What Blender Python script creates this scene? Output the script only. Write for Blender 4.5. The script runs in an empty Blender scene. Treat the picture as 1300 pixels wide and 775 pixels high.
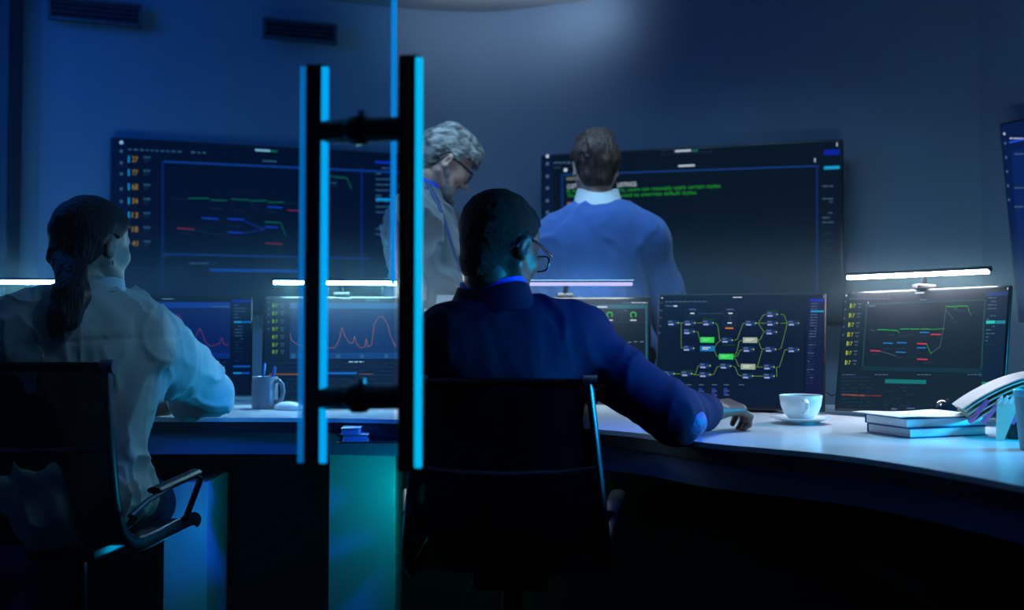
import bpy, bmesh, math, random
import numpy as np
from mathutils import Vector, Matrix, Euler
R = math.radians
scene = bpy.context.scene
col = scene.collection
random.seed(7)

# ------------------------------------------------------------------ camera, world, lights, exposure
CAM = Vector((0, 0, 1.05)); PITCH = R(2.2); FPX = 1500.0
cam_d = bpy.data.cameras.new('camera'); cam = bpy.data.objects.new('camera', cam_d); col.objects.link(cam)
cam.location = CAM; cam.rotation_euler = (R(90) + PITCH, 0, 0)
cam_d.sensor_width = 36; cam_d.lens = 36 * FPX / 1300
cam_d.shift_y = -(387.5 - 343) / 1300
cam_d.dof.use_dof = True; cam_d.dof.focus_distance = 3.1; cam_d.dof.aperture_fstop = 2.4
cam_d.clip_start = 0.05
scene.camera = cam
scene.view_settings.view_transform = 'Standard'; scene.view_settings.look = 'None'
scene.view_settings.gamma = 1; scene.view_settings.use_curve_mapping = False
scene.view_settings.exposure = 0.0
wd = bpy.data.worlds.new('world'); scene.world = wd; wd.use_nodes = True
wd.node_tree.nodes['Background'].inputs[0].default_value = (0.02, 0.10, 0.32, 1)
wd.node_tree.nodes['Background'].inputs[1].default_value = 0.03

def light(name, kind, loc, color, power, target=None, size=0.5, size_y=None, spread=None, spot=60):
    d = bpy.data.lights.new(name, kind); d.color = color; d.energy = power
    o = bpy.data.objects.new(name, d); col.objects.link(o); o.location = loc
    if kind == 'AREA':
        d.size = size
        if size_y: d.shape = 'RECTANGLE'; d.size_y = size_y
        if spread: d.spread = R(spread)
    elif kind == 'SPOT':
        d.spot_size = R(spot); d.spot_blend = 1; d.shadow_soft_size = size
    else:
        d.shadow_soft_size = size
    if target is not None:
        o.rotation_euler = (Vector(target) - Vector(loc)).to_track_quat('-Z', 'Y').to_euler()
    return o
# ceiling wash over the back wall
light('ceiling_wash_light', 'AREA', (0.0, 5.55, 2.52), (0.66, 0.84, 1.0), 1.6, (0.0, 6.0, 2.56), 0.9, 0.06)
light('back_room_light', 'AREA', (0.2, 3.9, 2.5), (0.36, 0.70, 1.0), 12, (0.2, 4.5, 0.9), 1.6, 0.5, spread=120)
# saturated blue from the left of the room and from behind the camera
light('blue_left_light', 'AREA', (-2.0, 3.6, 2.3), (0.0, 0.24, 1.0), 13, (-1.4, 5.6, 1.2), 0.8, 0.6)
light('blue_right_light', 'SPOT', (1.5, 2.3, 1.9), (0.0, 0.10, 1.0), 260, (0.30, 2.9, 0.98), 0.12, spot=30)
light('shirt_fill_light', 'SPOT', (0.15, 2.35, 2.2), (0.62, 0.82, 1.0), 16, (-0.95, 3.1, 0.9), 0.2, spot=30)  # added fill spot with no visible fixture, brightens the woman's shirt
light('desk_fill_light', 'SPOT', (0.85, 3.15, 2.55), (0.40, 0.74, 1.0), 100, (0.82, 2.95, 0.75), 0.12, spot=46)  # added fill spot from above, brightens the desk top
# cyan strip lights low by the desk
light('cyan_right_light', 'AREA', (2.05, 2.62, 1.0), (0.0, 0.48, 1.0), 12, (0.95, 2.72, 0.70), 0.5, 0.2, spread=80)
light('cyan_under_desk_light', 'POINT', (-0.26, 3.36, 0.54), (0.0, 0.80, 0.80), 1.9, size=0.05)
light('cyan_leg_light', 'POINT', (-0.95, 3.25, 0.42), (0.0, 0.55, 0.8), 0.7, size=0.05)
light('cyan_arm_light', 'SPOT', (-0.25, 2.7, 1.2), (0.05, 0.55, 1.0), 10, (-0.92, 3.35, 0.8), 0.1, spot=34)

def ray_dir(px, py):
    u = (px - 650) / FPX; v = (343 - py) / FPX
    return Vector((u, math.cos(PITCH) - v * math.sin(PITCH), math.sin(PITCH) + v * math.cos(PITCH)))
def at(px, py, Y):
    d = ray_dir(px, py); return CAM + d * (Y / d.y)
def on_desk(px, py, z=0.75):
    d = ray_dir(px, py); return CAM + d * ((z - CAM.z) / d.z)

# ------------------------------------------------------------------ materials
M = {}
HAZE = 0.10
def mat(name, color=(0.5, 0.5, 0.5), rough=0.5, metal=0.0, bump=0.0, scale=40, emit=None, strength=1.0, mottle=0.0,
        mscale=6, stretch=(1, 1, 1), spec=0.5, trans=0.0, color2=None, sheen=0.0, alpha=1.0):
    if name in M: return M[name]
    m = bpy.data.materials.new(name); m.use_nodes = True; nt = m.node_tree; b = nt.nodes['Principled BSDF']
    b.inputs['Base Color'].default_value = (*color, 1); b.inputs['Roughness'].default_value = rough
    b.inputs['Metallic'].default_value = metal; b.inputs['Specular IOR Level'].default_value = spec
    b.inputs['Transmission Weight'].default_value = trans
    if sheen: b.inputs['Sheen Weight'].default_value = sheen
    if alpha < 1: b.inputs['Alpha'].default_value = alpha
    if emit:
        b.inputs['Emission Color'].default_value = (*emit, 1); b.inputs['Emission Strength'].default_value = strength
    if bump or mottle or color2:
        tc = nt.nodes.new('ShaderNodeTexCoord'); mp = nt.nodes.new('ShaderNodeMapping'); mp.inputs['Scale'].default_value = stretch
        nt.links.new(tc.outputs['Object'], mp.inputs[0])
    if bump:
        n = nt.nodes.new('ShaderNodeTexNoise'); n.inputs['Scale'].default_value = scale; n.inputs['Detail'].default_value = 5
        nt.links.new(mp.outputs[0], n.inputs[0])
        bm_ = nt.nodes.new('ShaderNodeBump'); bm_.inputs['Strength'].default_value = bump; bm_.inputs['Distance'].default_value = 0.01
        nt.links.new(n.outputs[0], bm_.inputs['Height']); nt.links.new(bm_.outputs[0], b.inputs['Normal'])
    if mottle or color2:
        n2 = nt.nodes.new('ShaderNodeTexNoise'); n2.inputs['Scale'].default_value = mscale; n2.inputs['Detail'].default_value = 6
        nt.links.new(mp.outputs[0], n2.inputs[0])
        cr = nt.nodes.new('ShaderNodeValToRGB'); cr.color_ramp.elements[0].position = 0.35; cr.color_ramp.elements[1].position = 0.65
        c2 = color2 or tuple(min(1, c * (1 + mottle)) for c in color); c1 = color if color2 else tuple(c * (1 - mottle) for c in color)
        cr.color_ramp.elements[0].color = (*c1, 1); cr.color_ramp.elements[1].color = (*c2, 1)
        nt.links.new(n2.outputs[0], cr.inputs[0]); nt.links.new(cr.outputs[0], b.inputs['Base Color'])
    M[name] = m
    return m
def srgb(r, g, b):
    return tuple(((c / 255) / 12.92 if c / 255 <= 0.04045 else ((c / 255 + 0.055) / 1.055) ** 2.4) for c in (r, g, b))
def screen_mat(rgb, k=1.0):
    """a lit pixel colour of a display"""
    key = 'display_%d_%d_%d_%d' % (*rgb, int(k * 100))
    if key in M: return M[key]
    return mat(key, (0.004, 0.004, 0.005), 0.6, emit=srgb(*rgb), strength=k, spec=0.12)

wall_m = mat('painted_wall', (0.175, 0.24, 0.33), 0.85, bump=0.08, scale=120, mottle=0.04, mscale=2)
ceil_m = mat('ceiling_paint', (0.34, 0.36, 0.40), 0.9, bump=0.05, scale=90)
floor_m = mat('dark_carpet', (0.006, 0.008, 0.012), 0.95, bump=0.3, scale=300, mottle=0.3, mscale=60)
black_m = mat('black_plastic', (0.006, 0.007, 0.009), 0.42, bump=0.02, scale=300)
bezel_m = mat('bezel_black', (0.008, 0.010, 0.014), 0.35, bump=0.01, scale=300)
darkmetal_m = mat('dark_metal', (0.02, 0.024, 0.03), 0.3, metal=0.8, bump=0.02, scale=200)
chrome_m = mat('brushed_aluminium', (0.30, 0.34, 0.40), 0.28, metal=1.0, bump=0.03, scale=200, stretch=(1, 1, 12))
rail_m = mat('chair_rail_metal', (0.10, 0.12, 0.16), 0.34, metal=1.0, bump=0.02, scale=200)
white_m = mat('white_laminate', (0.72, 0.75, 0.80), 0.16, bump=0.01, scale=150, mottle=0.02, mscale=5)
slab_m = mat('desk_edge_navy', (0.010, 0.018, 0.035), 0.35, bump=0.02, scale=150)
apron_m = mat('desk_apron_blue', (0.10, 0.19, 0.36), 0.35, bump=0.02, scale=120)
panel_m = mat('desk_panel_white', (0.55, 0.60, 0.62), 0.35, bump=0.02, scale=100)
ceramic_w = mat('white_porcelain', (0.82, 0.84, 0.86), 0.12, mottle=0.01)
ceramic_g = mat('grey_stoneware', (0.17, 0.20, 0.25), 0.28, bump=0.04, scale=60)
paper_m = mat('paper_white', (0.70, 0.73, 0.76), 0.7, bump=0.05, scale=120, stretch=(1, 1, 12))
paper_c = mat('paper_ivory', (0.62, 0.62, 0.50), 0.7, bump=0.05, scale=90)
pink_m = mat('pink_paper', (0.75, 0.14, 0.42), 0.6, bump=0.02)
bookc_m = mat('notebook_cover_blue', (0.03, 0.11, 0.28), 0.4, bump=0.05, scale=200)
led_white = mat('led_white', (0.8, 0.8, 0.8), 0.5, emit=(0.86, 0.98, 1.0), strength=110)
led_pink = mat('led_pink_white', (0.8, 0.8, 0.8), 0.5, emit=(0.90, 0.80, 1.0), strength=90)
led_dim = mat('led_dim_lilac', (0.5, 0.5, 0.6), 0.5, emit=(0.50, 0.40, 0.85), strength=1.1)
glint_m = mat('painted_glint_cyan', (0.0, 0.1, 0.3), 0.4, emit=(0.0, 0.50, 0.90), strength=1.0)  # emission stands in for blue glints reflected on the handle bars
glint_dim = mat('painted_glint_cyan_dim', (0.0, 0.1, 0.3), 0.4, emit=(0.0, 0.24, 0.60), strength=0.8)  # dimmer emission for the handle glints doubled in the glass
lit_edge_m = mat('painted_edge_light', (0.0, 0.1, 0.3), 0.4, emit=(0.0, 0.30, 0.78), strength=0.9)  # emission painted on for the light caught in the glass edge

# ------------------------------------------------------------------ mesh helpers
def tag(o, label=None, cat=None, group=None, kind=None):
    if label: o['label'] = label
    if cat: o['category'] = cat
    if group: o['group'] = group
    if kind: o['kind'] = kind
    return o
def empty(name, loc=(0, 0, 0), rot=(0, 0, 0), parent=None):
    o = bpy.data.objects.new(name, None); col.objects.link(o); o.location = loc; o.rotation_euler = rot
    o.empty_display_size = 0.05
    if parent: o.parent = parent
    return o
class MB:
    def __init__(s): s.v = []; s.f = []; s.mi = []; s.mats = []
    def m(s, material):
        if material not in s.mats: s.mats.append(material)
        return s.mats.index(material)
    def add(s, vs, fs, material=None):
        n = len(s.v); s.v += [tuple(v) for v in vs]; s.f += [tuple(i + n for i in f) for f in fs]
        s.mi += [s.m(material) if material else 0] * len(fs)
    def box(s, x0, x1, y0, y1, z0, z1, material=None, T=None, bev=0.0):
        if bev > 0:
            b = min(bev, (x1 - x0) / 2.01, (y1 - y0) / 2.01, (z1 - z0) / 2.01)
            bm = bmesh.new(); bmesh.ops.create_cube(bm, size=1)
            for v in bm.verts:
                v.co = Vector(((x0 + x1) / 2 + v.co.x * (x1 - x0), (y0 + y1) / 2 + v.co.y * (y1 - y0), (z0 + z1) / 2 + v.co.z * (z1 - z0)))
            bmesh.ops.bevel(bm, geom=list(bm.edges), offset=b, segments=3, profile=0.5, affect='EDGES')
            vs = [v.co.copy() for v in bm.verts]; fs = [[v.index for v in f.verts] for f in bm.faces]; bm.free()
        else:
            vs = [Vector((x, y, z)) for x in (x0, x1) for y in (y0, y1) for z in (z0, z1)]
            fs = [(0, 1, 3, 2), (4, 6, 7, 5), (0, 4, 5, 1), (2, 3, 7, 6), (0, 2, 6, 4), (1, 5, 7, 3)]
        if T: vs = [T @ v for v in vs]
        s.add(vs, fs, material)
    def tube(s, pts, rad, n=10, material=None, cap=True, flat=(1, 1)):
        pts = [Vector(p) for p in pts]; rs = rad if isinstance(rad, (list, tuple)) else [rad] * len(pts)
        rings = []; up = None
        for i, p in enumerate(pts):
            d = (pts[min(i + 1, len(pts) - 1)] - pts[max(i - 1, 0)]).normalized()
            if up is None:
                up = Vector((0, 0, 1)) if abs(d.z) < 0.9 else Vector((0, 1, 0))
            a = d.cross(up).normalized(); b = a.cross(d).normalized(); up = b
            rings.append([p + (a * math.cos(t) * flat[0] + b * math.sin(t) * flat[1]) * rs[i] for t in [2 * math.pi * k / n for k in range(n)]])
        vs = [v for r_ in rings for v in r_]; fs = []
        for i in range(len(rings) - 1):
            for k in range(n):
                fs.append((i * n + k, i * n + (k + 1) % n, (i + 1) * n + (k + 1) % n, (i + 1) * n + k))
        if cap: fs.append(tuple(range(n - 1, -1, -1))); fs.append(tuple((len(rings) - 1) * n + k for k in range(n)))
        s.add(vs, fs, material)
    def lathe(s, prof, n=40, c=(0, 0, 0), material=None):
        c = Vector(c); vs = []; fs = []; m = len(prof)
        for k in range(n):
            t = 2 * math.pi * k / n
            for r_, z in prof: vs.append(c + Vector((r_ * math.cos(t), r_ * math.sin(t), z)))
        for k in range(n):
            for i in range(m - 1):
                fs.append((k * m + i, ((k + 1) % n) * m + i, ((k + 1) % n) * m + i + 1, k * m + i + 1))
        s.add(vs, fs, material)
    def build(s, name, material=None, parent=None, smooth=True, loc=None, rot=None):
        me = bpy.data.meshes.new(name); me.from_pydata(s.v, [], s.f)
        if s.mats:
            for m_ in s.mats: me.materials.append(m_)
            me.polygons.foreach_set('material_index', s.mi)
        elif material: me.materials.append(material)
        bm = bmesh.new(); bm.from_mesh(me); bmesh.ops.remove_doubles(bm, verts=bm.verts, dist=1e-6)
        bmesh.ops.recalc_face_normals(bm, faces=bm.faces); bm.to_mesh(me); bm.free()
        if smooth:
            me.polygons.foreach_set('use_smooth', [True] * len(me.polygons))
            me.set_sharp_from_angle(angle=R(38))
        o = bpy.data.objects.new(name, me); col.objects.link(o)
        if parent: o.parent = parent
        if loc is not None: o.location = loc
        if rot is not None: o.rotation_euler = rot
        return o
def copy_tree(o, parent=None):
    c = o.copy(); col.objects.link(c); c.parent = parent
    for ch in list(o.children): copy_tree(ch, c)
    return c

# ------------------------------------------------------------------ implicit surface mesher (smooth bodies and cloth)
_rng = np.random.default_rng(3); _T = _rng.random((32, 32, 32)).astype(np.float32)
def vnoise(P, freq, off=0.0):
    q = P * np.asarray(freq, dtype=np.float32) + off; i = np.floor(q).astype(np.int32); f = q - i; f = f * f * (3 - 2 * f)
    o = np.zeros(P.shape[:-1], np.float32)
    for a in (0, 1):
        for b in (0, 1):
            for c in (0, 1):
                w = (f[..., 0] if a else 1 - f[..., 0]) * (f[..., 1] if b else 1 - f[..., 1]) * (f[..., 2] if c else 1 - f[..., 2])
                o += w * _T[(i[..., 0] + a) % 32, (i[..., 1] + b) % 32, (i[..., 2] + c) % 32]
    return o - 0.5
def rc(a, b, ra, rb, sub=False, k=None, sc=None): return dict(t='rc', a=np.array(a, float), b=np.array(b, float), ra=ra, rb=rb, sub=sub, k=k, sc=sc)
def el(c, r, rot=None, sub=False, k=None): return dict(t='el', c=np.array(c, float), r=np.array(r, float), rot=np.array(rot) if rot is not None else None, sub=sub, k=k)
def rotm(x=0, y=0, z=0): return np.array(Euler((R(x), R(y), R(z))).to_matrix())
def pbox(p):
    if p['t'] == 'rc':
        r = max(p['ra'], p['rb']); s = np.array(p['sc']) if p['sc'] else 1
        return np.minimum(p['a'], p['b']) - r, np.maximum(p['a'], p['b']) + r
    r = p['r'].max() if p['rot'] is not None else p['r']
    return p['c'] - r, p['c'] + r
def pd(p, X):
    if p['t'] == 'rc':
        a, b = p['a'], p['b']; s = np.array(p['sc'], float) if p['sc'] else np.ones(3)
        x = (X - a) / s; ab = (b - a) / s; h = np.clip((x @ ab) / (ab @ ab + 1e-12), 0, 1)
        return (np.linalg.norm(x - h[..., None] * ab, axis=-1) - (p['ra'] + (p['rb'] - p['ra']) * h)) * s.min()
    x = X - p['c']
    if p['rot'] is not None: x = x @ p['rot']
    k0 = np.linalg.norm(x / p['r'], axis=-1); k1 = np.linalg.norm(x / p['r'] ** 2, axis=-1)
    return k0 * (k0 - 1) / np.maximum(k1, 1e-6)
def sdf_geo(prims, res, k=0.03, disp=None, cut=None, pad=0.02):
    """vertices and quads of the smooth union of the primitives (naive surface nets)"""
    add = [p for p in prims if not p['sub']]
    lo = np.min([pbox(p)[0] for p in add], 0) - pad; hi = np.max([pbox(p)[1] for p in add], 0) + pad
    n = np.ceil((hi - lo) / res).astype(int) + 1
    ax = [(lo[i] + np.arange(n[i]) * res).astype(np.float32) for i in range(3)]
    D = np.full(n, 0.5, np.float32)
    for p in prims:
        kk = k if p['k'] is None else p['k']
        a, b = pbox(p); m = kk + 0.03
        s = [slice(max(0, int((a[i] - m - lo[i]) / res)), min(n[i], int((b[i] + m - lo[i]) / res) + 2)) for i in range(3)]
        X = np.stack(np.meshgrid(ax[0][s[0]], ax[1][s[1]], ax[2][s[2]], indexing='ij'), -1)
        if X.size == 0: continue
        d = pd(p, X).astype(np.float32); c = D[s[0], s[1], s[2]]
        if p['sub']:
            d = -d; h = np.maximum(kk - np.abs(c - d), 0) / max(kk, 1e-6); D[s[0], s[1], s[2]] = np.maximum(c, d) + h * h * kk / 4
        else:
            h = np.maximum(kk - np.abs(c - d), 0) / max(kk, 1e-6); D[s[0], s[1], s[2]] = np.minimum(c, d) - h * h * kk / 4
    if disp or cut:
        X = np.stack(np.meshgrid(*ax, indexing='ij'), -1)
        near = np.abs(D) < 0.08
        if disp: D[near] += disp(X[near]).astype(np.float32)
        if cut: D = np.maximum(D, cut(X).astype(np.float32))
    D[0] = D[-1] = 0.5; D[:, 0] = D[:, -1] = 0.5; D[:, :, 0] = D[:, :, -1] = 0.5
    S = D < 0
    nc = n - 1; cnt = np.zeros(nc, np.int32); pos = np.zeros((*nc, 3), np.float32)
    for axis in range(3):
        for u in (0, 1):
            for w in (0, 1):
                o = [0, 0, 0]; oth = [i for i in range(3) if i != axis]; o[oth[0]] = u; o[oth[1]] = w
                s0 = tuple(slice(o[i], o[i] + nc[i]) for i in range(3)); o2 = list(o); o2[axis] += 1
                s1 = tuple(slice(o2[i], o2[i] + nc[i]) for i in range(3))
                cr = S[s0] != S[s1]; t = np.zeros(nc, np.float32); d0 = D[s0][cr]; d1 = D[s1][cr]; t[cr] = d0 / (d0 - d1)
                cnt += cr
                for i in range(3):
                    pos[..., i] += np.where(cr, (o[i] + (t if i == axis else 0)), 0)
    act = cnt > 0; idx = -np.ones(nc, np.int64); idx[act] = np.arange(act.sum())
    cells = np.argwhere(act); V = (cells + pos[act] / cnt[act][:, None]) * res + lo
    F = []
    for axis in range(3):
        o1, o2 = [(1, 2), (2, 0), (0, 1)][axis]
        s0 = [slice(1, nc[i]) for i in range(3)]; s0[axis] = slice(0, nc[axis]); s1 = list(s0); s1[axis] = slice(1, nc[axis] + 1)
        A = S[tuple(s0)]; B = S[tuple(s1)]; q = np.argwhere(A != B); fl = A[A != B]
        q = q + np.array([0 if i == axis else 1 for i in range(3)])
        e1 = np.eye(3, dtype=int)[o1]; e2 = np.eye(3, dtype=int)[o2]
        g = lambda w: idx[w[:, 0], w[:, 1], w[:, 2]]
        quad = np.stack([g(q - e1 - e2), g(q - e2), g(q), g(q - e1)], 1)
        quad[~fl] = quad[~fl][:, ::-1]; F.append(quad)
    return V, np.concatenate(F)
def geo_obj(name, geos, material, parent=None, smooth_iter=0):
    vs = []; fs = []; n = 0
    for V, F in geos: vs.append(V); fs.append(F + n); n += len(V)
    V = np.concatenate(vs); F = np.concatenate(fs)
    me = bpy.data.meshes.new(name); me.from_pydata(V.tolist(), [], F.tolist()); me.materials.append(material)
    me.polygons.foreach_set('use_smooth', [True] * len(me.polygons))
    o = bpy.data.objects.new(name, me); col.objects.link(o)
    if parent: o.parent = parent
    if smooth_iter:
        md = o.modifiers.new('smooth', 'SMOOTH'); md.iterations = smooth_iter; md.factor = 0.5
    return o
def xf(geo, Mx):
    V, F = geo; A = np.array(Mx); return V @ A[:3, :3].T + A[:3, 3], F

# ------------------------------------------------------------------ room
def strip(name, pts, z0, z1, thick, material, outward):
    mb = MB(); n = len(pts); P = [Vector((p[0], p[1], 0)) for p in pts]; vs = []
    for i in range(n):
        d = (P[min(i + 1, n - 1)] - P[max(i - 1, 0)]).normalized(); nrm = Vector((-d.y, d.x, 0)) * outward * thick
        for q in (P[i], P[i] + nrm):
            for z in (z0, z1): vs.append(q + Vector((0, 0, z)))
    fs = []
    for i in range(n - 1):
        a = i * 4; b = a + 4
        fs += [(a, b, b + 1, a + 1), (a + 2, a + 3, b + 3, b + 2), (a + 1, b + 1, b + 3, a + 3), (a, a + 2, b + 2, b)]
    fs += [(0, 1, 3, 2), ((n - 1) * 4, (n - 1) * 4 + 2, (n - 1) * 4 + 3, (n - 1) * 4 + 1)]
    mb.add(vs, fs); return mb.build(name, material)
def catmull(pts, seg=8):
    out = []
    for i in range(len(pts) - 1):
        p = [np.array(pts[max(0, min(len(pts) - 1, j))], float) for j in (i - 1, i, i + 1, i + 2)]
        for s in range(seg):
            t = s / seg
            out.append(tuple(0.5 * ((2 * p[1]) + (-p[0] + p[2]) * t + (2 * p[0] - 5 * p[1] + 4 * p[2] - p[3]) * t * t + (-p[0] + 3 * p[1] - 3 * p[2] + p[3]) * t ** 3)))
    out.append(tuple(pts[-1])); return out
H_ROOM = 2.61
back = catmull([(-2.12, 5.28), (-1.85, 5.40), (-1.2, 5.68), (-0.6, 5.93), (-0.15, 6.02), (0.25, 5.86), (0.8, 5.60), (1.4, 5.34), (2.02, 5.07)])
tag(strip('wall_back', back, 0, H_ROOM, 0.12, wall_m, 1), kind='structure')
tag(strip('wall_right', [(2.02, 5.07), (2.75, 3.2), (3.3, 1.6), (3.3, -0.6)], 0, H_ROOM, 0.12, wall_m, 1), kind='structure')
tag(strip('wall_left', [(-3.3, -0.6), (-3.3, 3.4), (-2.12, 5.28)], 0, H_ROOM, 0.12, wall_m, 1), kind='structure')
mb = MB(); mb.box(-3.6, 3.6, -0.7, 6.4, -0.1, 0.0); tag(mb.build('floor', floor_m, smooth=False), kind='structure')
mb = MB(); mb.box(-3.6, 3.6, -0.7, 6.4, H_ROOM, H_ROOM + 0.1); tag(mb.build('ceiling', ceil_m, smooth=False), kind='structure')
col_m = mat('dark_post_paint', (0.02, 0.035, 0.06), 0.6, bump=0.03)
mb = MB(); mb.box(-2.26, -2.125, 4.95, 5.1, 0, H_ROOM, bev=0.006); mb.box(-2.34, -2.27, 4.9, 5.05, 0, H_ROOM, bev=0.006)
tag(mb.build('trim_1', col_m), 'dark upright post trim at the far left wall', kind='structure')

vent_m = mat('vent_grille', (0.05, 0.065, 0.09), 0.5, bump=0.02)
def vent(cx, cy, w, h, Y, yaw, label):
    p = at(cx, cy, Y); e = empty('air_vent', p, (0, 0, yaw))
    mb = MB()
    for a in ((-w / 2, w / 2, h / 2 - 0.014, h / 2), (-w / 2, w / 2, -h / 2, -h / 2 + 0.014), (-w / 2, -w / 2 + 0.014, -h / 2, h / 2), (w / 2 - 0.014, w / 2, -h / 2, h / 2)):
        mb.box(a[0], a[1], -0.018, 0.012, a[2], a[3], bev=0.002)
    mb.build('frame', vent_m, e)
    mb = MB(); mb.box(-w / 2 + 0.01, w / 2 - 0.01, 0.006, 0.012, -h / 2 + 0.01, h / 2 - 0.01)
    mb.build('backing', mat('vent_dark', (0.006, 0.008, 0.012), 0.8), e)
    for i in range(4):
        z = -h / 2 + (i + 0.9) * h / 4.8; T = Matrix.Translation((0, -0.004, z)) @ Matrix.Rotation(R(35), 4, 'X')
        mb = MB(); mb.box(-w / 2 + 0.013, w / 2 - 0.013, -0.009, 0.009, -0.0012, 0.0012, T=T); mb.build('slat', vent_m, e)
    tag(e, label, 'air vent', 'wall air vents')
vent(121, 15, 0.40, 0.105, 5.26, R(23), 'dark slatted air vent high on the wall, nearest the left post')
vent(381, 40, 0.36, 0.10, 5.64, R(23), 'blue-edged slatted air vent high on the wall left of the glass door edge')

# ------------------------------------------------------------------ displays
_txt = {}
def text_geo(s):
    if s in _txt: return _txt[s]
    c = bpy.data.curves.new('lettering', 'FONT'); c.body = s; c.size = 1; o = bpy.data.objects.new('lettering', c); col.objects.link(o)
    bpy.context.view_layer.update()
    ev = o.evaluated_get(bpy.context.evaluated_depsgraph_get()); me = ev.to_mesh()
    V = [v.co.copy() for v in me.vertices]; F = [tuple(p.vertices) for p in me.polygons]
    ev.to_mesh_clear(); bpy.data.objects.remove(o); bpy.data.curves.remove(c)
    x0 = min(v.x for v in V); x1 = max(v.x for v in V); z1 = 0.72
    _txt[s] = ([((v.x - x0) / (x1 - x0), v.y / z1) for v in V], F, (x1 - x0)); return _txt[s]
class Screen:
    """flat display content laid on a panel in the panel's own plane (local x right, z up, faces -Y)"""
    def __init__(s, W, H, mtx, bg, y=-0.0012):
        s.mb = MB(); s.W = W; s.H = H; s.I = mtx.inverted(); s.C = s.I @ CAM; s.y0 = y; s.n = 0; s.M = mtx
        s.quad([(-W / 2, -H / 2), (W / 2, -H / 2), (W / 2, H / 2), (-W / 2, H / 2)], bg)
    def loc(s, px, py):
        d = s.I.to_3x3() @ ray_dir(px, py); t = (s.y0 - s.C.y) / d.y; p = s.C + d * t
        return (max(-s.W / 2, min(s.W / 2, p.x)), max(-s.H / 2, min(s.H / 2, p.z)))
    def quad(s, pts, mt):
        s.n += 1; y = s.y0 - s.n * 0.000012
        s.mb.add([(p[0], y, p[1]) for p in pts], [tuple(range(len(pts)))], mt)
    def rect(s, x0, y0, x1, y1, mt):
        a = s.loc(x0, (y0 + y1) / 2); b = s.loc(x1, (y0 + y1) / 2); c = s.loc((x0 + x1) / 2, y0); d = s.loc((x0 + x1) / 2, y1)
        s.quad([(a[0], d[1]), (b[0], d[1]), (b[0], c[1]), (a[0], c[1])], mt)
    def frame(s, x0, y0, x1, y1, t, mt):
        s.rect(x0, y0, x1, y0 + t, mt); s.rect(x0, y1 - t, x1, y1, mt); s.rect(x0, y0, x0 + t, y1, mt); s.rect(x1 - t, y0, x1, y1, mt)
    def q4(s, pts, mt): s.quad([s.loc(*p) for p in pts][::-1], mt)
    def line(s, pts, w, mt, dash=0):
        L = [s.loc(*p) for p in pts]; w = w * 0.0026 * 0.29
        for k, (a, b) in enumerate(zip(L, L[1:])):
            if dash and k % 2: continue
            d = Vector((b[0] - a[0], b[1] - a[1]));
            if d.length < 1e-6: continue
            d.normalize(); n = Vector((-d.y, d.x)) * w; e = d * w * 0.6
            s.quad([(a[0] - n.x - e.x, a[1] - n.y - e.y), (b[0] - n.x + e.x, b[1] - n.y + e.y), (b[0] + n.x + e.x, b[1] + n.y + e.y), (a[0] + n.x - e.x, a[1] + n.y - e.y)], mt)
    def disc(s, x, y, r, mt, n=12, inner=0):
        c = s.loc(x, y); e = s.loc(x + r, y); rr = abs(e[0] - c[0])
        P = [(c[0] + rr * math.cos(2 * math.pi * k / n), c[1] + rr * math.sin(2 * math.pi * k / n)) for k in range(n)]
        if not inner: s.quad(P, mt)
        else:
            Q = [(c[0] + (p[0] - c[0]) * inner, c[1] + (p[1] - c[1]) * inner) for p in P]
            s.n += 1; y_ = s.y0 - s.n * 0.000012
            arc = range(n)
            for k in arc:
                if 0.68 < k / n < 0.82: continue
                j = (k + 1) % n; s.mb.add([(q[0], y_, q[1]) for q in (P[k], P[j], Q[j], Q[k])], [(0, 1, 2, 3)], mt)
    def text(s, x0, y1, x1, y0, t, mt):
        """letters filling from lower-left pixel (x0,y1) to upper-right pixel (x1,y0)"""
        V, F, asp = text_geo(t); a = s.loc(x0, y1); b = s.loc(x1, y1); h = s.loc(x0, y0)[1] - a[1]; s.n += 1; y = s.y0 - s.n * 0.000012
        sl = (s.loc(x1, y1)[1] - a[1]) * 0
        s.mb.add([(a[0] + v[0] * (b[0] - a[0]), y, a[1] + v[1] * h + v[0] * sl) for v in V], F, mt)
    def dashes(s, x0, y, x1, h, mt, wmin=2, wmax=7, gap=1.2, skip=0.1, slope=0.0):
        x = x0
        while x < x1:
            w = random.uniform(wmin, wmax)
            if random.random() > skip: s.rect(x, y + slope * (x - x0), min(x + w, x1), y + slope * (x - x0) + h, mt)
            x += w + gap
    def build(s, parent): return s.mb.build('screen', None, parent, smooth=False)

c_white = screen_mat((190, 205, 220)); c_dim = screen_mat((70, 95, 125)); c_faint = screen_mat((32, 52, 80)); c_green = screen_mat((20, 150, 60))
c_gr2 = screen_mat((16, 120, 92)); c_red = screen_mat((190, 40, 80)); c_blue = screen_mat((30, 80, 220)); c_cyan = screen_mat((20, 150, 200))
c_yell = screen_mat((170, 190, 40)); c_oran = screen_mat((215, 130, 40)); c_line = screen_mat((20, 60, 130)); c_wire = screen_mat((50, 80, 90))

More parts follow.
